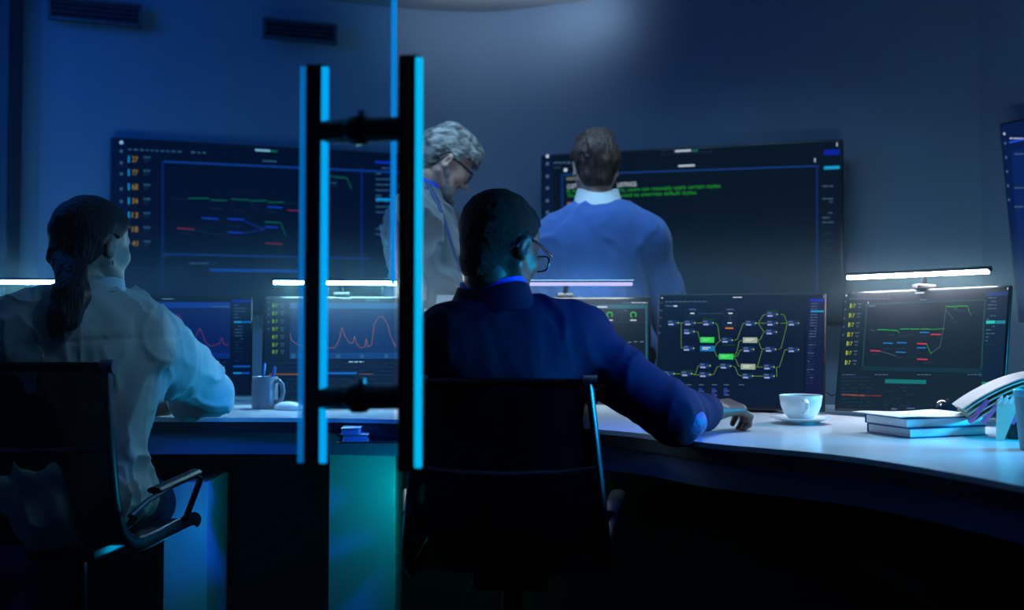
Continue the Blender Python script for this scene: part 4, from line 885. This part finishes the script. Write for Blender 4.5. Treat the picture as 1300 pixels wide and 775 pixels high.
def hair_geo(style):
    if style == 'crop':
        zl = ([-0.13, -0.06, -0.02, 0.0, 0.03, 0.045, 0.09, 0.12], [-0.10, -0.088, -0.040, 0.018, 0.030, 0.060, 0.088, 0.095]); t = 0.0065
        P = [el((0, -0.012, 0.038), (0.0755 + t, 0.094 + t, 0.088 + t)), el((0, 0.038, 0.048), (0.062 + t * .8, 0.046 + t * .8, 0.060 + t)), el((0, -0.050, -0.040), (0.050, 0.046, 0.060))]
        disp = lambda X: 0.0028 * vnoise(X, 260) + 0.003 * vnoise(X, 60)
    elif style == 'tousled':
        zl = ([-0.13, -0.06, -0.024, 0.004, 0.03, 0.05, 0.09, 0.13], [-0.088, -0.082, -0.030, 0.008, 0.022, 0.052, 0.070, 0.075]); t = 0.017
        P = [el((0, -0.014, 0.040), (0.0735 + t, 0.092 + t, 0.088 + t)), el((0, 0.040, 0.056), (0.062 + t, 0.052 + t, 0.058 + t)), el((0, -0.054, -0.035), (0.060, 0.048, 0.062)),
             el((0.022, 0.0, 0.118), (0.050, 0.060, 0.030)), el((-0.03, 0.01, 0.112), (0.040, 0.060, 0.028))]
        disp = lambda X: 0.013 * vnoise(X, (34, 20, 16)) + 0.008 * vnoise(X + vnoise(X, 20)[..., None] * 0.04, (110, 90, 28), 5)
    elif style == 'wavy':
        zl = ([-0.13, -0.06, -0.024, 0.004, 0.03, 0.05, 0.09, 0.14], [-0.075, -0.070, -0.030, 0.012, 0.020, 0.050, 0.060, 0.052]); t = 0.018
        P = [el((0, -0.014, 0.040), (0.0735 + t * .8, 0.092 + t, 0.088 + t)), el((0, 0.044, 0.060), (0.062 + t * .7, 0.056 + t, 0.056 + t)), el((0, -0.052, -0.025), (0.060, 0.048, 0.055)),
             el((0, 0.070, 0.100), (0.058, 0.044, 0.034)), el((0.01, -0.02, 0.125), (0.056, 0.070, 0.026))]
        disp = lambda X: 0.013 * vnoise(X, (24, 16, 20)) + 0.010 * vnoise(X + vnoise(X, 16)[..., None] * 0.05, (100, 26, 60), 9)
    else:   # swept back to a low tie
        zl = ([-0.14, -0.09, -0.04, -0.012, 0.012, 0.03, 0.05, 0.09, 0.12], [-0.085, -0.075, -0.048, 0.0, 0.022, 0.030, 0.056, 0.072, 0.085]); t = 0.013
        P = [el((0, -0.016, 0.038), (0.0745 + t, 0.096 + t, 0.088 + t)), el((0, 0.038, 0.050), (0.062 + t, 0.048 + t, 0.058 + t)), el((0, -0.066, -0.020), (0.062, 0.045, 0.052)),
             rc((0, -0.095, -0.020), (0, -0.116, -0.038), 0.035, 0.024)]
        disp = lambda X: 0.004 * vnoise(X, (60, 16, 60)) + 0.0018 * vnoise(X, (190, 24, 190), 4)
    cut = lambda X: np.maximum((np.interp(X[..., 1], *zl) - X[..., 2]) * 0.75, np.where(np.abs(X[..., 0]) > 0.071, (0.028 if style == 'tied' else 0.026) - np.hypot(X[..., 1] + 0.004, (X[..., 2] - 0.0) * 0.8), -1))
    return sdf_geo(P, 0.0032, k=0.02, disp=disp, cut=cut, pad=0.03)
def head_mtx(p, yaw, pitch, roll=0, sc=1.0):
    return Matrix.Translation(p) @ Matrix.Rotation(yaw, 4, 'Z') @ Matrix.Rotation(roll, 4, 'Y') @ Matrix.Rotation(-pitch, 4, 'X') @ Matrix.Scale(sc, 4)
def glasses(Mx, parent, off):
    MM = Matrix.Translation(off) @ Mx; e = MB(); X = lambda v: MM @ Vector(v)
    for s in (-1, 1):
        e.tube([X((s * 0.081, -0.030, -0.012)), X((s * 0.0815, -0.018, 0.012)), X((s * 0.082, -0.004, 0.021)), X((s * 0.080, 0.05, 0.019)), X((s * 0.070, 0.104, 0.014))], [0.0022, 0.0028, 0.0030, 0.0028, 0.0034], 8, flat=(0.7, 1.5))
        L = [(s * 0.036 + 0.028 * math.copysign(abs(math.cos(a)) ** 0.6, math.cos(a)), 0.108 - 0.10 * abs(s * 0.036 + 0.028 * math.cos(a)) ** 1.5, -0.003 + 0.0185 * math.copysign(abs(math.sin(a)) ** 0.7, math.sin(a))) for a in [2 * math.pi * k / 24 for k in range(25)]]
        e.tube([X(v) for v in L], 0.0024, 8, cap=False)
    e.tube([X((-0.009, 0.107, 0.003)), X((0, 0.110, 0.006)), X((0.009, 0.107, 0.003))], 0.0022, 8)
    g = e.build('glasses', glasses_m, parent); g['label'] = 'dark-framed glasses'
    l = MB()
    for s in (-1, 1):
        C_ = X((s * 0.036, 0.105, -0.003)); pts = [X((s * 0.036 + 0.026 * math.cos(a), 0.104, -0.003 + 0.017 * math.sin(a))) for a in [2 * math.pi * k / 16 for k in range(16)]]
        pb2 = [p_ + (MM.to_3x3() @ Vector((0, 0.0012, 0))) for p_ in pts]
        l.add(pts + pb2, [tuple(range(16)), tuple(range(31, 15, -1))] + [(k, (k + 1) % 16, 16 + (k + 1) % 16, 16 + k) for k in range(16)])
    lo_ = l.build('lens', lens_m, g); return g
def frame_of(shL, shR, pel, neck):
    up = neck - pel; up /= np.linalg.norm(up); rt = shR - shL; rt -= up * (rt @ up); rt /= np.linalg.norm(rt); fw = np.cross(up, rt)
    return np.column_stack([rt, fw, up])
def torso(shL, shR, pel, neck, g=0.0, w=1.0, dp=1.0, sh=0.056, neckr=0.055, arms=None, ar=(0.050, 0.042, 0.032), belly=1.0, cuff=1.0, ak=0.04):
    F = frame_of(shL, shR, pel, neck); L = lambda t: pel + (neck - pel) * t; P = []
    e_ = lambda t, r, fwd=0.0: P.append(el(L(t) + F[:, 1] * fwd, (r[0] * w + g, r[1] * dp + g, r[2] + g * .5), F))
    e_(0.02, (0.165, 0.125, 0.11)); e_(0.30, (0.145, 0.108 * belly, 0.17)); e_(0.62, (0.162, 0.115, 0.18)); e_(0.80, (0.165, 0.098, 0.12), -0.012)
    P += [rc(shL, shR, sh + g, sh + g, k=0.06)]
    for s in (shL, shR):
        P.append(rc(neck - F[:, 2] * 0.050, s, 0.046 + g * .7, sh * .80 + g, k=0.06)); P.append(el(s, (sh + 0.008 + g,) * 3))
    if arms:
        for (s, e1, w1) in arms:
            c = e1 + (w1 - e1) * cuff
            P.append(rc(s, e1, ar[0] + g, ar[1] + g, k=ak)); P.append(rc(e1, c, ar[1] + g, ar[1] + (ar[2] - ar[1]) * cuff + g, k=0.03))
    return P, F
def legs(hips, knees, ankles, g=0.0):
    P = []
    for h, k_, a in zip(hips, knees, ankles):
        P += [rc(h, k_, 0.082 + g, 0.056 + g, k=0.04), rc(k_, a, 0.054 + g, 0.038 + g, k=0.03)]
    return P
def hand_geo(wrist, d, up, side, curl=30, sc=1.0, spread=1.0, thumb=1.0):
    """palm, four fingers of their own lengths, thumb from the side of the palm; side = thumb side (+1 or -1)"""
    d = V3(d); d /= np.linalg.norm(d); n = V3(up); n -= d * (n @ d); n /= np.linalg.norm(n); s = np.cross(d, n) * side
    w = V3(wrist); P = []
    for o in (0.026, 0.009, -0.009, -0.025): P.append(rc(w + s * o * .75 * sc + d * 0.012 * sc, w + d * 0.088 * sc + s * o * sc + n * 0.003, 0.0150 * sc, 0.0115 * sc, k=0.016))
    P.append(rc(w - d * 0.03 * sc, w + d * 0.012 * sc, 0.0255 * sc, 0.026 * sc, k=0.02))
    for o, ln, cu in ((0.028, 0.94, 0.9), (0.009, 1.05, 1.0), (-0.010, 0.98, 1.05), (-0.028, 0.78, 1.15)):
        p = w + d * (0.088 - abs(o - 0.009) * 0.15) * sc + s * o * sc; a = R(curl * 0.45 * cu); dd = d + s * o * 3.0 * spread; dd /= np.linalg.norm(dd)
        for seg, rr in zip((0.043, 0.027, 0.021), ((0.0098, 0.0088), (0.0088, 0.0080), (0.0080, 0.0070))):
            q = p + (dd * math.cos(a) - n * math.sin(a)) * seg * ln * sc; P.append(rc(p, q, rr[0] * sc, rr[1] * sc, k=0.004)); p = q; a += R(curl * cu)
    p = w + d * 0.022 * sc + s * 0.026 * sc - n * 0.006 * sc
    for (dx, sx, nx), L_, rr in (((0.72, 0.62, -0.25), 0.045, (0.0145, 0.0115)), ((0.86, 0.42 * thumb, -0.35), 0.033, (0.0112, 0.0098)), ((0.96, 0.12 * thumb, -0.35), 0.026, (0.0098, 0.0082))):
        v = d * dx + s * sx + n * nx; v /= np.linalg.norm(v); q = p + v * L_ * sc; P.append(rc(p, q, rr[0] * sc, rr[1] * sc, k=0.006)); p = q
    return sdf_geo(P, 0.0028, k=0.006)
def collar(parent, off, c, axis, yaw, Rr, h, m_, name='collar', flare=0.016, sq=0.92, drop=0.012, gap=0.0):
    n = 48; prof = [(Rr, -0.010), (Rr - 0.001, h), (Rr + 0.004, h + 0.003), (Rr + flare, -drop), (Rr + flare + 0.0035, -drop - 0.001), (Rr + 0.008, h + 0.006), (Rr - 0.002, h + 0.007), (Rr - 0.005, h), (Rr - 0.004, -0.010)]
    q = Vector(axis).normalized().to_track_quat('Z', 'Y').to_matrix().to_4x4(); T = Matrix.Translation(off) @ Matrix.Translation(c) @ q
    mb = MB(); vs = []; fs = []; m = len(prof)
    for k in range(n):
        t = 2 * math.pi * k / n; fr_ = max(0.0, math.cos(t - math.pi / 2 - yaw))      # front: sits lower
        for r_, z in prof: vs.append(T @ Vector((r_ * math.cos(t), r_ * math.sin(t) * sq, z - 0.030 * fr_ ** 2)))
    for k in range(n):
        for i in range(m): fs.append((k * m + i, ((k + 1) % n) * m + i, ((k + 1) % n) * m + (i + 1) % m, k * m + (i + 1) % m))
    mb.add(vs, fs); return mb.build(name, m_, parent)
def shoe_geo(a, fwd):
    f = V3(fwd); f[2] = 0; f /= np.linalg.norm(f); b = np.array([a[0], a[1], 0.0]); sp = np.cross(f, [0, 0, 1])
    return sdf_geo([rc(b + f * -0.03 + [0, 0, .042], b + f * 0.12 + [0, 0, .036], 0.040, 0.036), el(b + f * 0.15 + [0, 0, .03], (0.045, 0.045, 0.028)), rc(b + [0, 0, .05], b + [0, 0, .1], 0.04, 0.038)],
                   0.006, k=0.03, cut=lambda X: 0.004 - X[..., 2])
ridge = lambda X, f, sd, wf=7, wa=0.10: (1 - np.minimum(1, np.abs(vnoise(X + vnoise(X, wf, sd)[..., None] * wa, f, sd)) * 5)) ** 2
shirt_fold = lambda a, b, seed=0, c=0.0: (lambda X: -c * ridge(X, (9, 9, 5), seed + 1) - c * 0.6 * ridge(X, (17, 17, 8), seed + 5) + a * vnoise(X + vnoise(X, 5, seed)[..., None] * 0.10, (13, 13, 6), seed) + b * vnoise(X + vnoise(X, 9, seed)[..., None] * 0.06, (34, 34, 16), seed + 3))

def person(name, label, base, shL, shR, pel, neck, arms, head, hair, hairm, skin, top, legs_j, glasses_on=False, g=0.022, w=1.0, dp=1.0, belly=1.0,
           topm=None, legm=None, fold=(0.012, 0.004), cuff=0.97, hands=None, masc=1.0, collars=(), res=0.0075, ar=(0.050, 0.042, 0.032), low=0.0, shoem=None, kk=0.05, extra=None):
    e = empty('person', (base[0], base[1], 0)); tag(e, label, 'person'); off = Vector((-base[0], -base[1], 0)); To = Matrix.Translation(off)
    shL, shR, pel, neck = map(V3, (shL, shR, pel, neck)); arms = [(V3(a), V3(b), V3(c)) for a, b, c in arms]
    hm = head_mtx(*head)
    P, F = torso(shL, shR, pel, neck, 0, w * .92, dp * .92, arms=arms, ar=tuple(a * .82 for a in ar), belly=belly)
    hips = [pel - F[:, 0] * 0.09, pel + F[:, 0] * 0.09]; kn, an = [[V3(p) for p in q] for q in legs_j]
    P += legs(hips, kn, an); hb = V3(hm @ Vector((0, -0.020, -0.070)))
    nr = (0.048 + 0.006 * masc) * head[4]
    geos = [xf(sdf_geo(P, 0.011, k=0.04), To), xf(head_geo(masc), To @ hm), xf(sdf_geo([rc(neck + (neck - hb) * 0.15, hb, nr + 0.003, nr)], 0.005), To)]
    for hspec in (hands or []): geos.append(xf(hand_geo(*hspec), To))
    body = geo_obj('body', geos, skin, e)
    body.name = 'body'
    ho = geo_obj('hair', [xf(hair_geo(hair), To @ hm)], hairm, e, 1)
    P, F = torso(shL, shR, pel - F[:, 2] * low, neck, g, w, dp, arms=arms, ar=ar, belly=belly, cuff=cuff, ak=kk * 0.6)
    ax_ = V3(hb) - neck; ax_ /= np.linalg.norm(ax_)
    P.append(rc(neck - ax_ * 0.0 + ax_ * 0.03, neck + ax_ * 0.2, 0.060, 0.075, sub=True, k=0.012))
    for a in arms:
        v = a[2] - a[1]; L_ = np.linalg.norm(v); v /= L_
    t_ = geo_obj(top, [xf(sdf_geo(P, res, k=kk, disp=(lambda X: shirt_fold(*fold)(X) + (extra(X) if extra else 0))), To)], topm, e, 1)
    for i, c_ in enumerate(collars): collar(e, off, *c_)
    P = legs(hips, kn, an, 0.014) + [el(pel - F[:, 2] * 0.02, (0.172 * w, 0.13, 0.105), F)]
    geo_obj('trousers', [xf(sdf_geo(P, 0.011, k=0.05, disp=shirt_fold(0.006, 0.002, 7)), To)], legm, e)
    for a, k_ in zip(an, kn): geo_obj('shoe', [xf(shoe_geo(a, F[:, 1]), To)], shoem or black_m, e)
    if glasses_on: glasses(hm, e, off)
    return e, hm, off, F

linen = mat('white_linen_shirt', (0.52, 0.54, 0.53), 0.85, bump=0.25, scale=260, mottle=0.04, mscale=20, sheen=0.2)
navy = mat('navy_jacket_cloth', (0.006, 0.008, 0.030), 0.85, bump=0.2, scale=420, spec=0.2)
knit = mat('blue_knit', (0.030, 0.105, 0.36), 0.9, bump=0.35, scale=300, sheen=0.25, stretch=(1, 1, 0.4))
wool = mat('grey_wool_blazer', (0.13, 0.145, 0.165), 0.9, bump=0.3, scale=380, mottle=0.12, mscale=300, sheen=0.2)
trous = mat('dark_trousers', (0.008, 0.009, 0.014), 0.85, bump=0.2, scale=300)
shirt_w = mat('white_shirt_cotton', (0.66, 0.70, 0.74), 0.8, bump=0.1, scale=300)
shirt_b = mat('blue_shirt_rim_lit', (0.02, 0.10, 0.75), 0.8, bump=0.1, scale=300)  # blue shirt, saturated to carry the blue rim light on the seated man's collar
elbow_sheen_m = mat('elbow_sheen_cloth', (0.03, 0.07, 0.20), 0.52, bump=0.7, scale=45)
Z = Vector((0, 0, 1))
# woman in white at the left
zy = at(110, 436, 2.86).z
def yoke(X):
    zz = X[..., 2] - zy - 0.03 * np.sin((X[..., 0] + 1.12) * 5) * 0.5
    seam = 0.0035 * np.exp(-(zz / 0.006) ** 2) - 0.002 * (zz > 0)
    below = np.clip(-zz / 0.03, 0, 1) * (X[..., 1] < 3.12)
    return seam + below * (0.020 * vnoise(X, (26, 8, 2.2), 11) - 0.008 * ridge(X, (14, 6, 2), 13, 4, 0.12))
nk = at(112, 385, 3.02); pelw = at(92, 628, 3.00)
shL = at(22, 432, 2.92); shR = at(172, 428, 3.10)
hL = (at(60, 520, 3.52))
e, hm, off, F = person('woman', 'woman with a black ponytail and loose white shirt, seated at the left', pelw, shL, shR, pelw, nk,
    [(shR, at(270, 500, 3.40), at(196, 517, 3.50)), (shL, at(-40, 520, 3.30), at(40, 517, 3.52))],
    (at(117, 315, 3.08), R(-29), R(4), 0, 0.98), 'tied', hair_black, skin_l, 'shirt',
    [(at(60, 640, 3.45), at(190, 640, 3.45)), ((at(60, 640, 3.50) * 1, at(190, 640, 3.50)))], topm=linen, legm=trous, g=0.026, w=1.10, dp=1.05, fold=(0.028, 0.009, 0, 0.015), cuff=0.42, res=0.0055, kk=0.035, extra=yoke,
    hands=[(at(200, 517, 3.50), (-1, 0.25, -0.02), (0, 0, 1), 1, 12), (at(40, 518, 3.52), (1, 0.4, -0.02), (0, 0, 1), -1, 12)], masc=0.0,
    collars=((nk + Vector((0.016, 0.010, 0.022)), (0.03, 0.18, 1), R(-20), 0.060, 0.034, shirt_w, 'collar', 0.016), (nk + Vector((0.016, 0.010, 0.014)), (0.03, 0.18, 1), R(-20), 0.0775, 0.004, mat('lanyard_blue', (0.01, 0.16, 0.5), 0.5), 'lanyard', 0.008)),
    ar=(0.050, 0.036, 0.030))
# ponytail falling from the tie
tie = hm @ Vector((0, -0.112, -0.036))
pt = [tie, at(93, 350, 2.90), at(90, 375, 2.845), at(82, 402, 2.82), at(66, 425, 2.82)]
rr = [0.022, 0.036, 0.041, 0.036, 0.008]; To = Matrix.Translation(off)
P = [rc(pt[i], pt[i + 1], rr[i], rr[i + 1]) for i in range(4)]
geo_obj('ponytail', [xf(sdf_geo(P, 0.0035, k=0.02, disp=lambda X: 0.006 * vnoise(X, (120, 120, 9)) + 0.003 * vnoise(X, (260, 260, 14), 3)), To)], hair_black, e, 1)
mb = MB(); mb.tube([off + tie + Vector((0, 0, 0.016)), off + tie + Vector((0, -0.006, -0.008))], 0.0235, 18, material=black_m)
mb.build('hair_tie', mat('hair_tie_dark', (0.05, 0.05, 0.06), 0.4, bump=0.6, scale=120), e)
eL = hm @ Vector((0.083, -0.002, -0.036)); mb = MB(); mb.tube([off + eL, off + eL + Vector((0, 0, -0.012))], 0.0022, 8); mb.build('earring', chrome_m, e)

# seated man in navy
nk = at(626, 396, 2.80); pelm = at(648, 650, 2.84); shL = at(574, 440, 2.74); shR = at(724, 436, 2.86)
elb = at(856, 529, 2.84); wr = at(899, 523, 3.02)
e, hm, off, F = person('man', 'man with cropped black hair and glasses in a navy jacket, seated at the desk', pelm, shL, shR, pelm, nk,
    [(shR, elb, wr), (shL, at(545, 575, 3.0), at(600, 540, 3.25))],
    (at(633, 315, 2.82), R(-40), R(17), 0, 1.06), 'crop', hair_crop, skin_d, 'jacket',
    [(at(560, 640, 3.30), at(720, 640, 3.30)), (at(560, 640, 3.36), at(720, 640, 3.36))], True, topm=navy, legm=trous, g=0.024, w=1.16, dp=1.05, fold=(0.012, 0.004, 4, 0.008), cuff=0.93, kk=0.04,
    hands=[(wr + Vector((0.004, 0.004, 0.004)), (0.70, 0.50, 0.02), (0.10, -0.25, 1), -1, 52, 1.05), (at(600, 540, 3.25), (0.3, 1, -0.05), (0, 0, 1), 1, 15)],
    collars=((nk + Vector((0.0, 0.0, 0.020)), (0.03, 0.30, 1), R(-20), 0.078, 0.036, navy, 'jacket_collar', 0.030, 0.95, 0.03), (nk + Vector((0.0, 0.002, 0.032)), (0.03, 0.30, 1), R(-20), 0.0725, 0.037, shirt_b, 'shirt_collar', 0.006)),
    ar=(0.058, 0.042, 0.014))
P = [el(V3(elb) + np.array([0.016, -0.026, -0.012]), (0.058, 0.046, 0.044))]  # bluer bulge put in for the sheen on the jacket elbow
geo_obj('elbow_sheen', [xf(sdf_geo(P, 0.004, disp=shirt_fold(0.006, 0.004, 2)), Matrix.Translation(off))], elbow_sheen_m, e, 1)['label'] = 'bluish sheen on the jacket elbow, put in as a separate piece'

# standing man in the blue sweater
nk = at(759, 262, 4.36); pelb = at(766, 440, 4.38); shL = at(709, 309, 4.36); shR = at(818, 307, 4.38); bz = Vector((pelb.x, 4.38, 0))
e, hm, off, F = person('man', 'standing man with brown hair in a blue sweater over a white collar', pelb, shL, shR, pelb, nk,
    [(shL, at(690, 400, 4.42), at(715, 440, 4.62)), (shR, at(858, 402, 4.44), at(830, 440, 4.64))],
    (at(756, 214, 4.38), R(4), R(6), 0, 1.0), 'tousled', hair_brown, skin_l, 'sweater',
    [(bz + Vector((-0.1, 0.02, 0.5)), bz + Vector((0.1, 0.02, 0.5))), (bz + Vector((-0.1, 0, 0.09)), bz + Vector((0.1, 0, 0.09)))], topm=knit, legm=trous, g=0.022, w=1.06, fold=(0.012, 0.004, 5, 0.007),
    hands=[(at(715, 440, 4.62), (0.2, 1, 0), (0, 0, 1), 1, 30), (at(830, 440, 4.64), (-0.2, 1, 0), (0, 0, 1), -1, 30)],
    collars=((nk + Vector((0, 0.0, 0.016)), (0, 0.16, 1), 0, 0.068, 0.042, shirt_w, 'shirt_collar', 0.022),), ar=(0.054, 0.046, 0.034))

# standing man in the grey blazer
nk = at(535, 250, 4.38); pelg = at(546, 435, 4.40); bz = Vector((pelg.x, 4.40, 0)); shR = at(528, 287, 4.22); shL = at(545, 287, 4.54)
e, hm, off, F = person('man', 'grey-haired bearded man with glasses in a grey blazer, standing in profile and looking down', pelg, shL, shR, pelg, nk,
    [(shR, at(533, 366, 4.18), at(604, 358, 4.24)), (shL, at(562, 370, 4.56), at(612, 360, 4.36))],
    (at(563, 208, 4.38), R(-74), R(34), 0, 1.0), 'wavy', hair_grey, skin_l, 'blazer',
    [(bz + Vector((0.0, 0.1, 0.5)), bz + Vector((0.0, -0.1, 0.5))), (bz + Vector((0, 0.1, 0.09)), bz + Vector((0, -0.1, 0.09)))], True, topm=wool, legm=trous, g=0.022, w=0.95, dp=0.98, belly=1.25, fold=(0.012, 0.007, 2, 0.022), cuff=0.86, kk=0.022,
    hands=[(at(602, 358, 4.24), (1, 0.1, -0.1), (0, 0.0, 1), -1, 30), (at(612, 360, 4.36), (1, -0.1, 0), (0, 0, 1), 1, 30)],
    collars=((nk + Vector((0.008, 0, 0.010)), (0.45, 0.0, 1), R(-75), 0.076, 0.030, wool, 'blazer_collar', 0.026), (nk + Vector((0.018, 0, 0.030)), (0.45, 0.0, 1), R(-75), 0.0665, 0.022, shirt_b, 'shirt_collar', 0.006)),
    ar=(0.056, 0.048, 0.036))
# beard hugging jaw and chin
P = [rc((sx * 0.061, 0.004, -0.026), (sx * 0.034, 0.062, -0.088), 0.0190, 0.0225) for sx in (-1, 1)] + [el((0, 0.076, -0.094), (0.032, 0.025, 0.022)), el((0, 0.045, -0.088), (0.046, 0.040, 0.022)),
     rc((-0.020, 0.087, -0.046), (0.020, 0.087, -0.046), 0.0115, 0.0115)]
geo_obj('beard', [xf(sdf_geo(P, 0.003, k=0.018, disp=lambda X: 0.003 * vnoise(X, 150)), Matrix.Translation(off) @ hm)], beard_m, e)
# lapel edge of the blazer and the blue shirt it opens on
pts = [at(543, 232, 4.27), at(555, 256, 4.235), at(567, 290, 4.20), at(578, 325, 4.185), at(588, 352, 4.175)]
mb = MB(); mb.tube([off + p for p in pts], [0.010, 0.012, 0.008, 0.006, 0.004], 10, flat=(1, 0.5)); mb.build('lanyard', mat('lanyard_navy', (0.008, 0.03, 0.14), 0.6), e)

# ------------------------------------------------------------------ haze band added to imitate lens glow around the light bars
hz = bpy.data.materials.new('halo_haze'); hz.use_nodes = True; nt = hz.node_tree; nt.nodes.clear()
o_ = nt.nodes.new('ShaderNodeOutputMaterial'); v_ = nt.nodes.new('ShaderNodeVolumeScatter')
v_.inputs['Color'].default_value = (0.75, 0.95, 0.92, 1); nt.links.new(v_.outputs[0], o_.inputs['Volume'])
tc = nt.nodes.new('ShaderNodeTexCoord'); sp = nt.nodes.new('ShaderNodeSeparateXYZ'); nt.links.new(tc.outputs['Object'], sp.inputs[0])
m1_ = nt.nodes.new('ShaderNodeMath'); m1_.operation = 'SUBTRACT'; nt.links.new(sp.outputs[2], m1_.inputs[0]); m1_.inputs[1].default_value = 1.15
m2_ = nt.nodes.new('ShaderNodeMath'); m2_.operation = 'POWER'; nt.links.new(m1_.outputs[0], m2_.inputs[0]); m2_.inputs[1].default_value = 2
m3_ = nt.nodes.new('ShaderNodeMath'); m3_.operation = 'MULTIPLY'; nt.links.new(m2_.outputs[0], m3_.inputs[0]); m3_.inputs[1].default_value = -1 / (0.11 ** 2)
m4_ = nt.nodes.new('ShaderNodeMath'); m4_.operation = 'EXPONENT'; nt.links.new(m3_.outputs[0], m4_.inputs[0])
m5_ = nt.nodes.new('ShaderNodeMath'); m5_.operation = 'MULTIPLY'; nt.links.new(m4_.outputs[0], m5_.inputs[0]); m5_.inputs[1].default_value = HAZE; nt.links.new(m5_.outputs[0], v_.inputs['Density'])
mb = MB(); mb.box(-2.3, 1.9, 3.0, 4.6, 0.85, 1.45); hzo = mb.build('halo_haze', hz, smooth=False); tag(hzo, 'faint haze added for the lens halo around the monitor light bars', 'haze', kind='stuff')
